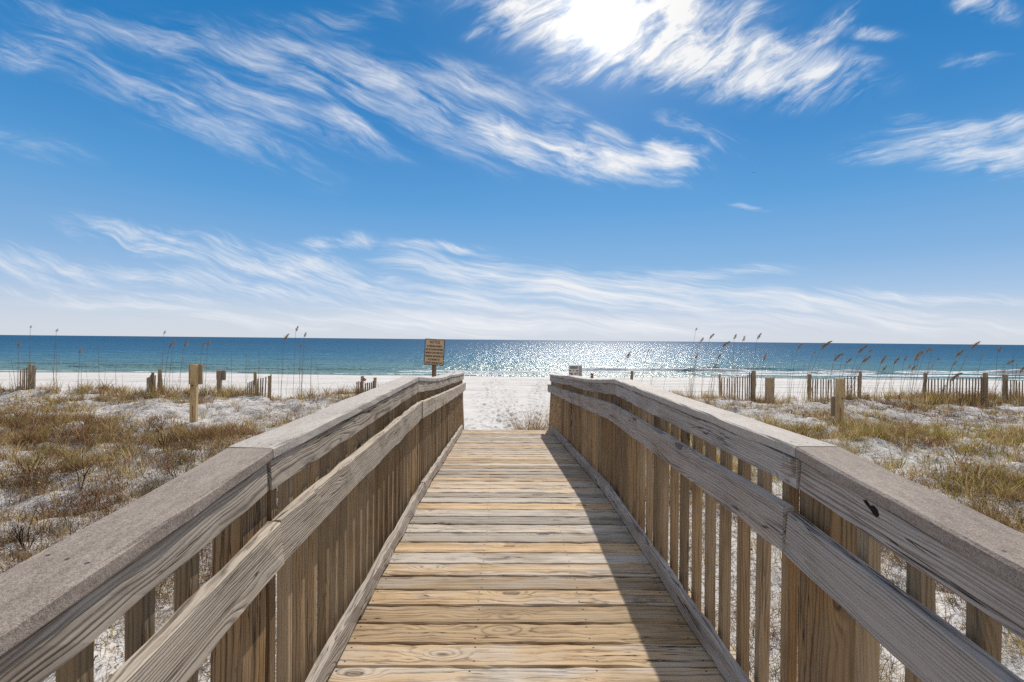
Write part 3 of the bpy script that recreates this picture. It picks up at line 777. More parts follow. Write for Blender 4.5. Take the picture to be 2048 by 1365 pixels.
class Blades:
    def __init__(s): s.V = []; s.Q = []; s.T = []; s.C = []; s.n = 0
    def add(s, base, az, lean, length, width, curve, col, levels=3, twist=None):
        """vectorised: arrays of N blades; each is a bent tapering strip"""
        N = len(base); az = np.asarray(az)
        d = np.stack([np.cos(az), np.sin(az), np.zeros(N)], 1)
        side = np.stack([-np.sin(az), np.cos(az), np.zeros(N)], 1)
        if twist is not None:
            ca, sa = np.cos(twist)[:, None], np.sin(twist)[:, None]
            side = side*ca + d*sa
        p = base.copy(); rows = []
        seg = (length/levels)[:, None]
        for k in range(levels+1):
            wd = width*(1-0.92*(k/levels)**1.4)
            if k < levels:
                rows.append((p-side*wd[:, None]/2, p+side*wd[:, None]/2))
            else: rows.append((p,))
            ang = lean+curve*(k/levels)
            p = p+seg*(d*np.sin(ang)[:, None]+np.array([0, 0, 1])*np.cos(ang)[:, None])
        W = 2*levels+1
        vv = np.empty((N, W, 3))
        for k in range(levels): vv[:, 2*k] = rows[k][0]; vv[:, 2*k+1] = rows[k][1]
        vv[:, -1] = rows[-1][0]
        o = s.n+np.arange(N)*W
        for k in range(levels-1): s.Q.append(np.stack([o+2*k, o+2*k+1, o+2*k+3, o+2*k+2], 1))
        k = levels-1
        s.T.append(np.stack([o+2*k, o+2*k+1, o+W-1], 1))
        s.V.append(vv.reshape(-1, 3)); s.C.append(np.repeat(col, W, 0)); s.n += N*W
    def build(s, name):
        me = np_mesh(name, np.concatenate(s.V), np.concatenate(s.Q) if s.Q else None, np.concatenate(s.T))
        set_col(me, 'col', np.concatenate(s.C)); me.materials.append(M['foliage']); return me

STRAW = np.array([[0.52, 0.37, 0.17], [0.62, 0.47, 0.25], [0.37, 0.255, 0.105], [0.45, 0.34, 0.135], [0.67, 0.54, 0.33]])
OLIVE = np.array([[0.27, 0.235, 0.055], [0.34, 0.285, 0.075], [0.40, 0.33, 0.085], [0.21, 0.195, 0.06], [0.48, 0.38, 0.11]])
BROWN = np.array([[0.235, 0.125, 0.064], [0.30, 0.175, 0.088], [0.155, 0.084, 0.048], [0.35, 0.225, 0.122], [0.26, 0.122, 0.066]])
DARK = np.array([[0.095, 0.065, 0.042], [0.13, 0.085, 0.055], [0.07, 0.05, 0.035], [0.16, 0.11, 0.07]])
def pick(pal, n, g):
    return pal[g.integers(0, len(pal), n)]*g.uniform(0.6, 1.25, (n, 1))
def tufts(B, cx, cy, hgt, nb, spread, pals, wts, g, wscale=1.0, curl=1.0):
    """grass tufts at arrays cx, cy with heights hgt"""
    cnt = np.maximum(4, (nb*g.uniform(0.6, 1.4, len(cx))).astype(int))
    idx = np.repeat(np.arange(len(cx)), cnt); N = len(idx)
    r_ = np.abs(g.normal(0, 1, N))*spread[idx]; a = g.uniform(0, 6.283, N)
    bx = cx[idx]+r_*np.cos(a); by = cy[idx]+r_*np.sin(a)
    bz = ground_z(bx, by)-0.01
    tp = g.choice(len(pals), len(cx), p=wts)
    col = np.empty((N, 3))
    for i, pal in enumerate(pals):
        m_ = tp[idx] == i; col[m_] = pick(pal, int(m_.sum()), g)
    L = hgt[idx]*g.uniform(0.45, 1.15, N)
    dist = np.sqrt(bx**2+by**2)
    w = (0.0028+0.00042*dist)*wscale*g.uniform(0.7, 1.3, N)
    az = a+g.normal(0, 0.7, N)
    B.add(np.stack([bx, by, bz], 1), az, g.uniform(0.05, 0.55, N), L, w, g.uniform(0.2, 1.5, N)*curl, col, 3, g.uniform(0, 3.14, N))
def scrub(B, cx, cy, rad, nb, pals, wts, g, h=0.16, wscale=1.0):
    """low tangled dead plants: crooked short strands in all directions"""
    cnt = np.maximum(6, (nb*g.uniform(0.6, 1.4, len(cx))).astype(int))
    idx = np.repeat(np.arange(len(cx)), cnt); N = len(idx)
    r_ = np.sqrt(g.random(N))*rad[idx]; a = g.uniform(0, 6.283, N)
    bx = cx[idx]+r_*np.cos(a); by = cy[idx]+r_*np.sin(a)
    bz = ground_z(bx, by)+g.random(N)**2*h*(1-r_/rad[idx]*0.8)
    tp = g.choice(len(pals), len(cx), p=wts); col = np.empty((N, 3))
    for i, pal in enumerate(pals):
        m_ = tp[idx] == i; col[m_] = pick(pal, int(m_.sum()), g)
    dist = np.sqrt(bx**2+by**2)
    B.add(np.stack([bx, by, bz], 1), g.uniform(0, 6.283, N), g.uniform(0.1, 1.5, N), g.uniform(0.04, 0.17, N), (0.0022+0.00036*dist)*wscale*g.uniform(0.6, 1.3, N), g.normal(0.3, 1.2, N), col, 3, g.uniform(0, 3.14, N))

def scatter(n, x0, x1, y0, y1, dens, g):
    """rejection sampling of plant positions inside the field of view"""
    x = g.uniform(x0, x1, n); y = g.uniform(y0, y1, n)
    ok = (np.abs(x)/np.maximum(y, 0.8) < 1.45) & ((x < -1.15) | (x > 1.35) | (y > 14)) & (np.abs(x-0.1)*(y > 9) >= 2.1*(y > 9)) & (g.random(n) < dens(x, y))
    return x[ok], y[ok]
g = np.random.default_rng(77)
B = Blades()
patch = lambda x, y, s, sd: sst(fbm(x*s, y*s*0.8, sd, 3), -0.10, 0.12)
def band(y, a, b, c, d): return sst(y, a, b)*sst(y, d, c)
# crest tufts
def dens_crest(x, y): return band(y, 14.2, 15.2, 16.6, 17.4)*(0.10+0.9*sst(fbm(x*0.55, y*0.4, 301, 3), -0.08, 0.16))
x, y = scatter(4200, -19, 19, 14, 17.6, lambda x, y: dens_crest(x, y)*1.2*(np.abs(x-0.1) > 2.2), g)
tufts(B, x, y, 0.16+0.44*g.random(len(x))**1.5, 24, np.full(len(x), 0.08), [STRAW, OLIVE, BROWN], [0.50, 0.12, 0.38], g)
# sandy slope between: sparse patches
x, y = scatter(6800, -19, 19, 10.2, 14.6, lambda x, y: (0.07+0.55*sst(fbm(x*0.5+y*0.25, y*0.5, 303, 3), 0.02, 0.2)), g)
tufts(B, x, y, g.uniform(0.12, 0.34, len(x)), 18, np.full(len(x), 0.08), [STRAW, OLIVE, BROWN], [0.48, 0.17, 0.35], g)
# dense belts
def dens_belt(x, y): return band(y, 6.4, 7.4, 10.4, 11.8)*(0.10+0.80*sst(fbm(x*0.55, y*0.6, 305, 3), -0.10, 0.09))*(0.25+0.75*sst(fbm(x*1.9, y*1.7, 306, 2), -0.12, 0.08))
x, y = scatter(6000, -16, -1.2, 6.2, 11.8, dens_belt, g)
tufts(B, x, y, 0.14+0.36*g.random(len(x))**1.6, 22, np.full(len(x), 0.08), [STRAW, OLIVE, BROWN], [0.38, 0.12, 0.50], g, curl=1.4)
x, y = scatter(7500, 1.4, 16, 6.2, 12.2, dens_belt, g)
tufts(B, x, y, 0.14+0.36*g.random(len(x))**1.6, 24, np.full(len(x), 0.08), [STRAW, OLIVE, BROWN], [0.48, 0.32, 0.20], g, curl=1.3)
# near field
x, y = scatter(2600, -9, -1.25, 2.2, 7.2, lambda x, y: 0.05+0.4*sst(fbm(x*0.6, y*0.6, 307, 3), 0.0, 0.18), g)
tufts(B, x, y, 0.08+0.30*g.random(len(x))**1.8, 18, np.full(len(x), 0.07), [STRAW, OLIVE, BROWN], [0.40, 0.08, 0.52], g, curl=1.5)
x, y = scatter(3200, 1.4, 10, 1.2, 7.2, lambda x, y: 0.10+0.6*sst(fbm(x*0.6, y*0.6, 309, 3), -0.02, 0.18), g)
tufts(B, x, y, 0.12+0.42*g.random(len(x))**1.7, 22, np.full(len(x), 0.075), [STRAW, OLIVE, BROWN], [0.58, 0.24, 0.18], g, curl=1.6)
# grass at the foot of the walkway end
x = np.concatenate([g.uniform(0.42, 0.74, 16), g.uniform(0.95, 1.5, 20), g.uniform(-1.15, -0.85, 4)]); y = np.concatenate([g.uniform(9.3, 10.2, 16), g.uniform(9.0, 10.6, 20), g.uniform(9.0, 10, 4)])
tufts(B, x, y, g.uniform(0.7, 1.15, len(x)), 48, np.full(len(x), 0.06), [STRAW, BROWN], [0.6, 0.4], g, wscale=1.5)
tag(link('dune_grass', B.build('dune_grass'), None), 'dry straw coloured dune grass covering the sand on both sides of the boardwalk', None, None, 'stuff')

B = Blades()
x, y = scatter(7500, -17, -1.3, 3.6, 11.4, lambda x, y: band(y, 3.4, 6.0, 10.2, 11.6)*sst(fbm(x*0.40, y*0.45, 311, 3), -0.12, 0.08)*0.9*(0.2+0.8*sst(fbm(x*1.7, y*1.5, 312, 2), -0.10, 0.10)), g)
scrub(B, x, y, g.uniform(0.12, 0.34, len(x)), 62, [BROWN, DARK, STRAW], [0.50, 0.34, 0.16], g, 0.24)
x, y = scatter(6500, 1.4, 16, 3.6, 11.5, lambda x, y: sst(fbm(x*0.40, y*0.45, 313, 3), 0.0, 0.14)*0.6, g)
scrub(B, x, y, g.uniform(0.1, 0.28, len(x)), 52, [BROWN, STRAW, OLIVE, DARK], [0.36, 0.22, 0.12, 0.30], g, 0.2)
x, y = scatter(4200, -18, 18, 10.5, 17, lambda x, y: np.maximum(sst(fbm(x*0.6+y*0.3, y*0.5, 315, 3), 0.02, 0.15)*0.6, 0.8*dens_crest(x, y)), g)
scrub(B, x, y, g.uniform(0.1, 0.3, len(x)), 40, [BROWN, DARK, STRAW], [0.5, 0.25, 0.25], g, 0.14)
x, y = scatter(4600, -9, -1.25, 1.8, 6.5, lambda x, y: 0.25+0.5*sst(fbm(x*0.9, y*0.9, 317, 3), -0.05, 0.12), g)
scrub(B, x, y, g.uniform(0.06, 0.22, len(x)), 34, [DARK, BROWN, STRAW], [0.5, 0.32, 0.18], g, 0.10)
x, y = scatter(4600, 1.35, 9, 0.9, 7.0, lambda x, y: 0.2+0.5*sst(fbm(x*0.9, y*0.9, 319, 3), -0.02, 0.14), g)
scrub(B, x, y, g.uniform(0.06, 0.22, len(x)), 30, [DARK, BROWN, STRAW, OLIVE], [0.36, 0.36, 0.2, 0.08], g, 0.10)
tag(link('low_scrub', B.build('low_scrub'), None), 'tangled reddish brown low scrub and dead runners on the dune sand', None, None, 'stuff')

# dead twigs lying on the sand
B = Blades()
N = 36000
x = g.uniform(-14, 14, N); y = 0.9+g.random(N)**0.8*14
ok = (np.abs(x)/y < 1.4) & ((x < -1.2) | (x > 1.4)) & (np.abs(x-0.1)*(y > 9) >= 2.0*(y > 9)); x = x[ok]; y = y[ok]; N = len(x)
B.add(np.stack([x, y, ground_z(x, y)+0.008], 1), g.uniform(0, 6.28, N), np.full(N, 1.45)+g.normal(0, 0.08, N), g.uniform(0.05, 0.30, N), (0.003+0.0004*y)*g.uniform(0.7, 1.4, N), g.normal(0, 0.12, N), pick(DARK, N, g), 2)
tag(link('dead_twigs', B.build('dead_twigs'), None), 'scattered dead twigs and stalk litter lying on the dune sand', None, None, 'stuff')

# creeping plants with small cream flower heads and yellow leaves
B = Blades()
def puffs(x, y, pal, rad, hh):
    n = 14; idx = np.repeat(np.arange(len(x)), n); N = len(idx)
    hz = g.uniform(0.5, 1.0, len(x))*hh
    b = np.stack([x[idx], y[idx], ground_z(x, y)[idx]+hz[idx]], 1)
    c = pick(pal, len(x), g)[idx]
    B.add(b, g.uniform(0, 6.28, N), g.uniform(0, 2.2, N), rad*g.uniform(0.7, 1.3, N), np.full(N, rad*0.75), g.normal(0, 0.3, N), c, 2, g.uniform(0, 3.14, N))
CREAM = np.array([[0.66, 0.55, 0.30], [0.72, 0.63, 0.40], [0.58, 0.47, 0.24]])
YELL = np.array([[0.55, 0.42, 0.05], [0.45, 0.38, 0.06], [0.36, 0.33, 0.06], [0.30, 0.30, 0.08]])
def cluster(n, cx, cy, sx_, sy_):
    return cx+g.normal(0, sx_, n), cy+g.normal(0, sy_, n)
cl = [(-4.3, 4.6, 0.5, 0.5, 60), (-3.4, 4.2, 0.35, 0.35, 45), (-4.9, 5.3, 0.4, 0.4, 30), (-3.0, 3.4, 0.4, 0.4, 50), (-2.2, 2.9, 0.35, 0.5, 45), (-2.6, 4.0, 0.3, 0.4, 30), (-5.4, 5.2, 0.4, 0.3, 30), (-1.7, 2.1, 0.2, 0.3, 30)]
xx, yy = [], []
for a, b, c_, d_, n in cl:
    q = cluster(n, a, b, c_, d_); xx.append(q[0]); yy.append(q[1])
x = np.concatenate(xx); y = np.concatenate(yy); ok = (x < -1.2) & (y > 1.2); puffs(x[ok], y[ok], CREAM, 0.016, 0.09)
x, y = scatter(1600, -12, -1.3, 5.5, 11, lambda x, y: 0.35*sst(fbm(x*0.7, y*0.7, 331, 2), 0, 0.15), g); puffs(x, y, CREAM, 0.018, 0.16)
x, y = scatter(2600, 1.4, 14, 1.0, 11, lambda x, y: 0.30*sst(fbm(x*0.6, y*0.6, 333, 2), 0, 0.15), g); puffs(x, y, YELL, 0.022, 0.14)
x, y = scatter(1200, -10, -1.3, 2, 9, lambda x, y: 0.30*sst(fbm(x*0.8, y*0.8, 335, 2), 0.03, 0.15), g); puffs(x, y, YELL, 0.022, 0.10)
tag(link('dune_flowers', B.build('dune_flowers'), None), 'small cream flower heads and yellow leaves of creeping dune plants', None, None, 'stuff')

# sea oats: each clump is a plant with stems, seed heads and a leaf tuft
def stem_mesh(p0, p1, bend, w0=0.006, w1=0.003, n=7):
    p0 = Vector(p0); p1 = Vector(p1); v, f = [], []
    d = p1-p0; sidev = Vector((1, 0, 0))
    pts = []
    for i in range(n+1):
        t_ = i/n; p = p0+d*t_; p = p+bend*(t_*t_-t_)
        pts.append(p); w = w0+(w1-w0)*t_
        for k in range(3):
            a = k*2.0944; v.append(p+Vector((math.cos(a), math.sin(a), 0))*w)
    for i in range(n):
        for k in range(3): f.append((i*3+k, i*3+(k+1) % 3, (i+1)*3+(k+1) % 3, (i+1)*3+k))
    return v, f, pts
def to_mesh(name, v, f, col, jit, g_):
    me = mesh(name, v, f); c = np.tile(np.array(col), (len(v), 1))*g_.uniform(1-jit, 1+jit, (len(v), 1))
    set_col(me, 'col', c); me.materials.append(M['foliage']); return me
def head_mesh(p, dirx, L, g_, fat=1.0):
    """drooping panicle: overlapping flat spikelets along a nodding axis"""
    v, f = [], []
    n = max(10, int(L/0.008)); ax = Vector(dirx).normalized(); pos = Vector(p)
    lean = (1 if dirx[0] >= 0 else -1)*g_.uniform(0.2, 1.7)
    for i in range(n):
        t_ = i/n
        pos = pos+ax*(L/n); ax = (ax+Vector((lean*0.022, 0, -0.012))).normalized()
        for s_ in (-1, 1):
            ln = (0.028+0.045*math.sin(math.pi*min(1, t_*0.9+0.1)))*fat*g_.uniform(0.7, 1.3)
            dd = (ax*0.15+Vector((s_*g_.uniform(0.1, 0.7)+lean*0.35, g_.uniform(-0.5, 0.5), -0.55))).normalized()
            w = Vector((dd.z, g_.uniform(-0.6, 0.6), -dd.x)).normalized()*0.0058*fat
            b = len(v); m_ = pos+dd*ln*0.5
            v += [pos, m_-w, pos+dd*ln, m_+w]; f.append((b, b+1, b+2, b+3))
    return v, f
OATL = {'n': 0}
def oats(label, stalks, Y, tuft=14, headL=0.22, thin=False):
    g_ = np.random.default_rng(500+OATL['n']); OATL['n'] += 1
    bx = sum(q[2] for q in stalks)/len(stalks); b0 = at(bx, 785, Y); g0 = gz(b0.x, Y)
    root = empty('sea_oats', (b0.x, Y, g0), label, 'sea oats', 'sea oats on the dune crest')
    for (tx, ty, bpx, hd) in stalks:
        Yb = Y+g_.uniform(-0.25, 0.25)
        pb = at(bpx, 785, Yb); pb = Vector((pb.x, Yb, gz(pb.x, Yb)-0.03)); pt = at(tx, ty, Yb)
        bend = Vector(((pt.x-pb.x)*0.8+g_.uniform(-0.05, 0.05), 0, 0))
        v, f, pts = stem_mesh(pb, pt, bend, 0.0065, 0.0040)
        st = link('stem', to_mesh('stem', v, f, (0.30, 0.235, 0.14), 0.15, g_), None, root)
        if hd:
            d = (pts[-1]-pts[-2]).normalized(); L = headL*hd
            hv, hf = head_mesh(pts[-1]-d*L*0.55, (d.x if abs(d.x) > 0.02 else 0.05, d.y, d.z), L, g_, 0.75+0.35*hd)
            link('seed_head', to_mesh('seed_head', hv, hf, (0.26, 0.19, 0.12), 0.4, g_), None, st)
    for k in range(2+len(stalks)):
        q = stalks[g_.integers(0, len(stalks))]; fx = q[2]+g_.normal(0, 9); ty = q[1]+(785-q[1])*g_.uniform(0.15, 0.6)
        Yb = Y+g_.uniform(-0.3, 0.3); pb = at(fx, 785, Yb); pb = Vector((pb.x, Yb, gz(pb.x, Yb)-0.03)); pt = at(fx+(q[0]-q[2])*g_.uniform(0.2, 1.3)+g_.normal(0, 5), ty, Yb)
        v, f, pts = stem_mesh(pb, pt, Vector(((pt.x-pb.x)*0.8, 0, 0)), 0.0045, 0.0022)
        link('stem', to_mesh('stem', v, f, (0.34, 0.265, 0.16), 0.2, g_), None, root)
    BB = Blades(); N = tuft*len(stalks)
    ca = g_.integers(0, len(stalks), N)
    xb = np.array([at(stalks[i][2], 785, Y).x for i in ca])+g_.normal(0, 0.07, N); yb = Y+g_.normal(0, 0.12, N)
    BB.add(np.stack([xb, yb, ground_z(xb, yb)-0.02], 1), g_.uniform(0, 6.28, N), g_.uniform(0.02, 0.4, N), g_.uniform(0.25, 0.75, N), np.full(N, 0.0085), g_.uniform(0.1, 1.1, N), pick(STRAW, N, g_), 3, g_.uniform(0, 3.14, N))
    link('leaf_tuft', BB.build('leaf_tuft'), None, root)
# (tip x, tip y, foot x, head size)
oats('lone tall sea oat stalk beside the leftmost slat fence', [(61, 653, 58, 0.35)], 15.6, 6)
oats('sea oat with a pale short head left of the leftmost slat fence', [(37, 686, 36, 0.8), (22, 718, 32, 0)], 15.4, 8)
oats('thin nearly bare sea oat stalk between the leftmost fence and the pale headed clump', [(113, 660, 106, 0.4), (104, 730, 110, 0)], 15.6, 12)
oats('upright sea oat clump with pale narrow head left of the short dark fence', [(160, 700, 156, 1.0), (163, 728, 162, 0), (196, 690, 199, 0.0), (231, 735, 232, 0)], 15.5, 10)
oats('sea oat clump with several brown heads rising behind the short dark fence', [(328, 664, 322, 0.5), (341, 688, 328, 1.0), (348, 682, 338, 0.5), (370, 685, 359, 1.1)], 15.7, 12)
oats('two slender sea oats rising behind the tall yellow sign back', [(406, 688, 396, 1.0), (416, 684, 410, 0.8)], 15.6, 10)
oats('bare thin sea oat stalks right of the small sign back', [(463, 706, 463, 0), (493, 708, 492, 0), (518, 704, 517, 0)], 15.6, 8)
oats('dark headed sea oat just left of the tall thin clump, near the leaning post', [(569, 671, 562, 1.2)], 15.5, 12)
oats('tall thin sea oat clump between the yellow sign and the notice sign', [(592, 656, 586, 0.8), (609, 668, 603, 0.7), (600, 690, 598, 0.7), (624, 708, 622, 0)], 15.6, 12)
oats('sea oat with a dark curled head beside the brown post at the right railing bend', [(1256, 708, 1247, 1.1), (1236, 722, 1244, 0.2)], 15.6, 8)
oats('leaning sea oat stalks right of the brown post at the railing bend', [(1296, 700, 1280, 0.3), (1316, 712, 1300, 0)], 15.4, 10)
oats('tall sea oat clump against the glitter at the left end of the long low fence', [(1392, 658, 1377, 0.4), (1402, 678, 1384, 0.8), (1421, 670, 1402, 1.0), (1391, 712, 1380, 0.7)], 15.8, 14)
oats('bent sea oats just right of the tallest glitter clump', [(1449, 684, 1420, 1.4), (1437, 712, 1426, 0.8), (1429, 730, 1415, 0.6)], 15.6, 14)
oats('three sea oat heads above the horizon over the long low fence', [(1469, 672, 1462, 0.8), (1487, 676, 1470, 0.8), (1516, 670, 1503, 1.1)], 15.9, 14)
oats('single short sea oat with drooping head left of the stub post', [(1529, 712, 1520, 1.2)], 15.6, 12)
oats('straight sea oat left of the fence hidden by the rusty yellow post', [(1597, 690, 1580, 1.1), (1586, 706, 1578, 0)], 15.6, 10)
oats('large dark sea oat head leaning right beside the first post of the half hidden fence', [(1649, 684, 1612, 2.0), (1628, 704, 1608, 0.4)], 15.3, 14)
oats('sea oats with ragged heads directly behind the rusty yellow post', [(1672, 710, 1654, 1.6), (1695, 718, 1678, 1.2), (1684, 708, 1676, 0.6)], 15.4, 18)
oats('dense leaning sea oat clump left of the thin post end of the half hidden fence', [(1723, 694, 1694, 1.7), (1740, 700, 1702, 0.8), (1732, 715, 1696, 1.6), (1716, 730, 1700, 0)], 15.3, 30)
oats('sea oat with a double drooping head right of the half hidden fence', [(1765, 716, 1748, 1.5), (1768, 734, 1752, 1.0)], 15.4, 12)
oats('slim upright sea oats standing midway between the half hidden fence and the reddish leaning post', [(1790, 718, 1780, 1.3), (1809, 716, 1800, 0.7), (1818, 732, 1802, 0.5)], 15.3, 12)
oats('thick sea oat clump just left of the reddish leaning post', [(1833, 708, 1818, 1.7), (1843, 703, 1822, 1.0), (1855, 698, 1826, 1.0), (1825, 734, 1815, 0.9), (1876, 716, 1840, 0.6), (1862, 700, 1850, 0.2)], 14.9, 24)
oats('sea oats with two big heads above the middle of the tall slat fence', [(1917, 702, 1890, 1.5), (1948, 686, 1905, 1.6), (1908, 724, 1888, 0.8)], 14.7, 16)
oats('sea oat with a fluffy straw head in front of the tall slat fence', [(1906, 746, 1898, 2.0), (1886, 775, 1884, 1.0)], 14.2, 14)
oats('sea oats between the tall slat fence and the rightmost fence', [(1996, 696, 1990, 1.1), (2019, 720, 1975, 1.3), (2007, 742, 1985, 0.5), (1965, 708, 1950, 0.3)], 14.4, 14)
oats('rightmost sea oat with a dark short head before the rightmost fence', [(2041, 736, 2034, 1.2), (2026, 706, 2024, 0), (2033, 728, 2030, 0)], 14.2, 12)

# bare twiggy shrubs
def shrub(label, px, py, Y, H, seed, spread=0.9, col=(0.085, 0.058, 0.042), nst=7):
    g_ = np.random.default_rng(seed); b = at(px, py, Y); g0 = gz(b.x, Y)
    root = empty('bare_shrub', (b.x, Y, g0), label, 'shrub', 'bare shrubs in the dune')
    for i in range(nst):
        v, f = [], []
        def grow(p, d, L, w, dep):
            q = p; n = 4
            for k in range(n):
                q2 = q+d*(L/n); ww = w*(1-0.5*(k+1)/n)
                bb = len(v)
                for pp, wx in ((q, w*(1-0.5*k/n)), (q2, ww)):
                    for m_ in range(3):
                        a = m_*2.0944; v.append(pp+Vector((math.cos(a), math.sin(a), 0))*wx)
                for m_ in range(3): f.append((bb+m_, bb+(m_+1) % 3, bb+3+(m_+1) % 3, bb+3+m_))
                if dep > 0 and g_.random() < 0.75:
                    dd = (d+Vector(g_.normal(0, 0.6, 3))).normalized(); grow(q2, dd, L*g_.uniform(0.35, 0.6), ww*0.7, dep-1)
                d = (d+Vector(g_.normal(0, 0.16, 3))).normalized(); q = q2
        a = g_.uniform(0, 6.28)
        grow(Vector((b.x+g_.normal(0, 0.02), Y+g_.normal(0, 0.02), g0-0.03)), Vector((math.cos(a)*spread*g_.random(), math.sin(a)*spread*g_.random(), 1)).normalized(), H*g_.uniform(0.6, 1.0), 0.0065, 2)
        link('branch', to_mesh('branch', v, f, col, 0.2, g_), None, root)
shrub('dark bare shrub nearest the viewer in the lower left dune', 55, 1045, 4.6, 0.34, 901, 1.1)
shrub('tall thin bare stem with few twigs in the left dune', 160, 935, 6.2, 0.62, 903, 0.35, nst=3)
shrub('spreading bare shrub beside the left railing under the cap board joint', 360, 905, 6.6, 0.36, 905, 1.2)
shrub('low bare shrub at the far left edge of the dune', 70, 905, 6.8, 0.36, 907, 1.1)
shrub('bare twiggy shrub in front of the yellow sign post', 330, 870, 8.0, 0.42, 909, 1.0)
shrub('reddish bare shrub low in the right dune beyond the near cap board', 1920, 900, 8.0, 0.35, 911, 1.1, (0.15, 0.09, 0.06))

# ------------------------------------------------------------------ light and sky
sun_dir = ray(1202, 18).normalized()
elev = math.asin(sun_dir.z); azi = math.atan2(sun_dir.x, sun_dir.y)
sl = bpy.data.lights.new('sun', 'SUN'); sl.energy = 4.6; sl.angle = R(0.53); sl.color = (1.0, 0.93, 0.82)
so = bpy.data.objects.new('sun', sl); C.objects.link(so)
so.rotation_euler = (-sun_dir).to_track_quat('-Z', 'Y').to_euler()

w = bpy.data.worlds.new('World'); scene.world = w; w.use_nodes = True
t = NT(w.node_tree); bg = w.node_tree.nodes['Background']
sky = t.new('ShaderNodeTexSky', sky_type='NISHITA', sun_disc=False, sun_elevation=elev, sun_rotation=azi, altitude=0, air_density=1.0, dust_density=0.1, ozone_density=4.0)
d = t.new('ShaderNodeTexCoord').outputs['Generated']
dx_, dy_, dz_ = t.sep(d)
hz = t.m('SQRT', t.m('ADD', t.m('MULTIPLY', dx_, dx_), t.m('MULTIPLY', dy_, dy_)))
vv = t.m('DIVIDE', dz_, t.m('MAXIMUM', hz, 0.05))
# the clear sky: physical sky pulled toward the deep winter blue of the place
grad = t.ramp(t.lin(vv, 0, 0.9), [(0.0, (0.58, 0.61, 0.68)), (0.035, (0.52, 0.58, 0.70)), (0.09, (0.36, 0.50, 0.71)), (0.17, (0.205, 0.40, 0.67)), (0.31, (0.085, 0.305, 0.62)), (0.45, (0.034, 0.225, 0.545)), (0.6, (0.013, 0.185, 0.485)), (0.8, (0.005, 0.165, 0.45)), (1.0, (0.006, 0.155, 0.43))])
ca = t.vm('DOT_PRODUCT', t.vm('NORMALIZE', d), tuple(sun_dir))
ang = t.m('MULTIPLY', t.m('ARCCOSINE', t.m('MINIMUM', ca, 0.999999)), 57.2958)
nish = t.vm('MINIMUM', t.vm('MULTIPLY', sky.outputs[0], (0.1, 0.1, 0.1)), (0.9, 0.9, 0.9))
base = t.mix(0.10, grad, nish)
# cirrus, laid out on a plane far ahead over the sea
yq = t.m('MAXIMUM', dy_, 0.02)
uv = t.comb(t.m('DIVIDE', dx_, yq), t.m('DIVIDE', dz_, yq), 0.0)
ahead = t.ss(dy_, 0.05, 0.25)
def U(px, py): return (px-1010)/930.0, (670+0.0098*px-py)/930.0
wa = t.noise(uv, 3.0, 3, 0.5, out=1); wb = t.noise(uv, 11.0, 3, 0.55, out=1)
def warped(a, b):
    o1 = t.vm('MULTIPLY', t.vm('SUBTRACT', wa, (0.5, 0.5, 0.5)), (a, a, 0))
    o2 = t.vm('MULTIPLY', t.vm('SUBTRACT', wb, (0.5, 0.5, 0.5)), (b, b, 0))
    return t.vm('ADD', uv, t.vm('ADD', o1, o2))
def tmap(vec, loc, deg, sc):
    nd = t.new('ShaderNodeMapping', vector_type='TEXTURE')
    t.put(nd.inputs[0], vec); nd.inputs[1].default_value = (*loc, 0); nd.inputs[2].default_value = (0, 0, R(deg)); nd.inputs[3].default_value = (*sc, 1)
    return nd.outputs[0]
def cirrus(vec, deg, L, T, seed):
    """two octaves of torn, wind drawn vapour, long axis along deg"""
    a = t.noise(t.vm('ADD', tmap(vec, (0, 0), deg, (L, T)), (seed, seed*1.7, 0)), 1.0, 6, 0.62, 0.35, dim='2D')
    b = t.noise(t.vm('ADD', tmap(vec, (0, 0), deg, (L*0.55, T*0.22)), (seed*2.3, seed, 0)), 1.0, 6, 0.70, 0.15, dim='2D')
    return a, b
def mask(vec, els):
    out = None
    for px, py, rx, ry, dg, amp in els:
        q = t.vm('LENGTH', tmap(vec, U(px, py), -dg, (rx/930.0, ry/930.0)))
        q = t.ss(q, 1.25, 0.15, 0, amp)
        out = q if out is None else t.m('MAXIMUM', out, q)
    return out
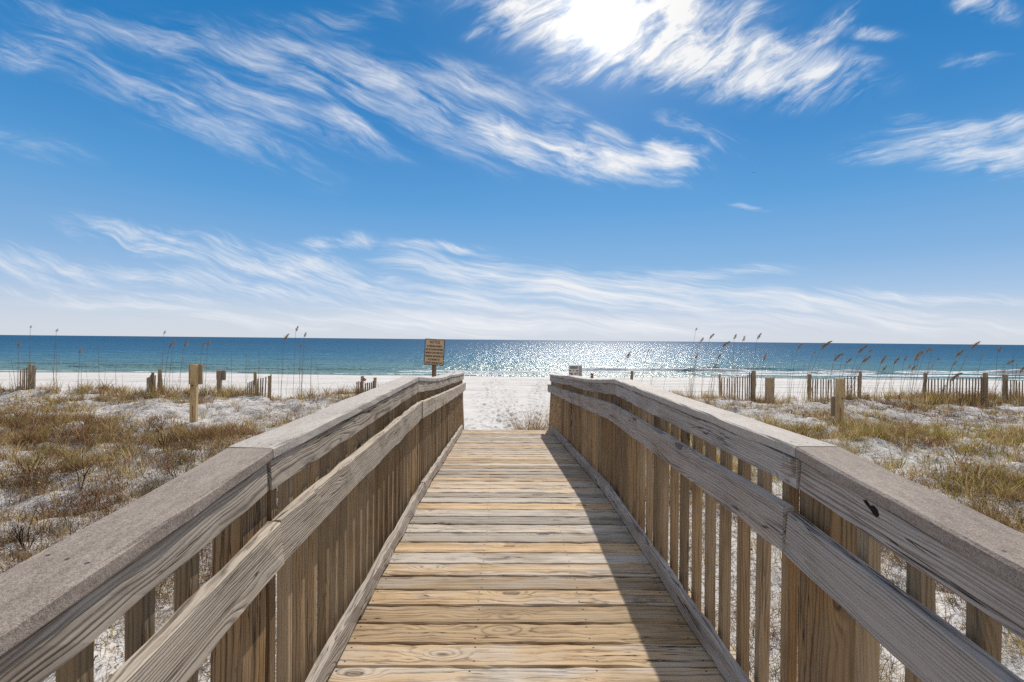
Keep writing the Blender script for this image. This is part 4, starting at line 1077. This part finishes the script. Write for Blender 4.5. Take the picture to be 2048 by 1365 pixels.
CL = [
 # large warp, streak angle, length, thickness, seed, torn, fine, softness, opacity, [clouds: px, py, rx, ry, deg, amount]
 (0.10, 24, 0.20, 0.042, 3.1, 2.3, 1.5, 2.1, 0.92, 0.46, [(330, 90, 420, 60, 12, .62), (560, 140, 380, 80, 19, .70), (300, 195, 330, 70, 20, .66), (560, 225, 340, 62, 20, .74), (780, 190, 420, 95, 22, .84), (960, 175, 280, 60, 15, .72), (420, 255, 320, 62, 18, .64), (900, 275, 200, 60, 26, .66), (60, 285, 200, 40, 18, .5), (640, 50, 260, 50, -10, .52), (60, 110, 240, 55, 6, .62), (690, 250, 120, 44, 20, .9), (90, 15, 160, 35, 10, .5), (560, 310, 220, 50, 28, .46)]),
 (0.16, 22, 0.15, 0.050, 7.7, 2.4, 1.4, 1.45, 0.97, 0.3, [(1030, 285, 150, 70, 22, .86), (1190, 312, 260, 70, 12, .98), (1330, 322, 110, 60, 15, 1.0), (1110, 262, 80, 50, -60, .75), (1210, 268, 110, 36, 25, .72), (1400, 270, 150, 40, 20, .5)]),
 (0.12, -36, 0.15, 0.045, 12.3, 2.0, 1.3, 1.6, 1.0, 0.62, [(1330, 90, 500, 110, 10, 1.15), (1120, 40, 270, 90, 8, 1.1), (1560, 120, 270, 95, 12, 1.0), (1640, 60, 130, 36, -42, .85), (1480, 30, 130, 36, -50, .8), (1240, 10, 360, 80, 0, 1.2), (1740, 62, 90, 24, 5, .6), (1980, 15, 110, 40, 10, .72), (1180, 125, 170, 40, -20, .8), (960, 70, 70, 16, -14, .7)]),
 (0.10, -12, 0.20, 0.036, 17.9, 2.2, 1.4, 1.6, 0.94, 0.3, [(1900, 280, 270, 56, -6, .92), (1990, 312, 240, 56, 4, 1.0), (1840, 240, 80, 30, 0, .6), (1720, 118, 80, 22, 0, .45), (1960, 118, 120, 24, -6, .45), (2070, 260, 120, 60, 0, .95), (1490, 415, 62, 9, 5, 1.0)]),
 (0.14, 20, 0.15, 0.026, 23.3, 2.3, 1.5, 1.7, 0.93, 0.36, [(330, 487, 290, 44, 14, .76), (560, 530, 330, 60, 10, .90), (690, 560, 220, 44, 11, .92), (680, 482, 130, 24, -2, .85), (890, 492, 105, 15, 3, .9), (100, 530, 280, 50, 10, .72), (450, 568, 460, 42, 5, .78), (240, 595, 400, 26, 4, .7), (860, 525, 130, 34, 25, .75)]),
 (0.09, 8, 0.26, 0.020, 31.1, 2.1, 1.3, 1.65, 0.93, 0.34, [(960, 545, 260, 50, 6, .95), (1230, 580, 460, 62, 5, 1.05), (1600, 608, 480, 44, 4, .98), (1000, 602, 360, 36, 3, .92), (1080, 645, 760, 40, 1, 1.05), (650, 640, 520, 28, 0, .85), (1400, 546, 260, 22, -2, .78), (1850, 590, 400, 22, 2, .74), (300, 615, 440, 18, 3, .66), (1700, 640, 700, 32, 1, .85)]),
]
clear = None
for w1_, dg, L, T, sd, torn, fine, soft, op, veil_, els in CL:
    wv = warped(w1_, 0.012)
    n_a, n_b = cirrus(wv, -dg, L, T, sd)
    mk = mask(warped(w1_*0.6, 0.02), els)
    den = t.m('ADD', t.m('MULTIPLY', t.m('SUBTRACT', n_a, 0.5), torn), t.m('MULTIPLY', t.m('SUBTRACT', n_b, 0.5), fine))
    den = t.m('SUBTRACT', t.m('ADD', t.m('MULTIPLY', t.m('MULTIPLY', den, 0.86), t.ss(mk, 0.0, 0.35)), t.m('MULTIPLY', mk, 1.15)), 0.40)
    a = t.m('ADD', t.ss(den, -0.12, soft*1.12, 0, op), t.m('MULTIPLY', t.m('MULTIPLY', mk, mk), t.lin(n_a, 0.35, 0.7, 0.0, veil_)), clamp=True)
    q = t.m('SUBTRACT', 1.0, a)
    clear = q if clear is None else t.m('MULTIPLY', clear, q)
alpha = t.m('MULTIPLY', t.m('SUBTRACT', 1.0, clear), ahead)
# thin veil near the horizon and unseen pale cloud overhead and behind, added as neutral fill light
veil = t.m('MULTIPLY', t.ss(vv, 0.10, 0.0, 0, 0.5), 1.0)
over = t.m('MAXIMUM', t.m('SUBTRACT', 1.0, ahead), t.ss(vv, 0.85, 1.3))
back = t.m('MULTIPLY', over, t.ss(t.noise(t.vm('MULTIPLY', d, (2.0, 4.0, 6.0)), 1.2, 4, 0.6), 0.33, 0.6, 0.25, 0.95))
nearsun = t.m('EXPONENT', t.m('MULTIPLY', t.m('MULTIPLY', ang, ang), -0.006))
ccol = t.mix(nearsun, (0.77, 0.79, 0.83), (0.82, 0.815, 0.80))
col = t.mix(veil, base, (0.60, 0.655, 0.725))
col = t.mix(alpha, col, ccol)
col = t.mix(back, col, (0.55, 0.53, 0.51))
glow = t.m('ADD', t.m('ADD', t.m('MULTIPLY', t.m('EXPONENT', t.m('MULTIPLY', t.m('MULTIPLY', ang, ang), -0.22)), 1.2), t.m('MULTIPLY', t.m('EXPONENT', t.m('MULTIPLY', ang, -0.42)), 0.42)), t.m('MULTIPLY', t.m('EXPONENT', t.m('MULTIPLY', ang, -0.13)), 0.14))
col = t.vm('ADD', col, t.comb(glow, t.m('MULTIPLY', glow, 0.97), t.m('MULTIPLY', glow, 0.92)))
t.put(bg.inputs[0], t.vm('MULTIPLY', col, (10, 10, 10))); bg.inputs[1].default_value = 0.1

scene.view_settings.view_transform = 'Standard'; scene.view_settings.look = 'None'
scene.view_settings.exposure = 0.12; scene.view_settings.gamma = 1.0
scene.cycles.max_bounces = 6; scene.cycles.diffuse_bounces = 3; scene.cycles.transparent_max_bounces = 4
scene.cycles.use_denoising = False
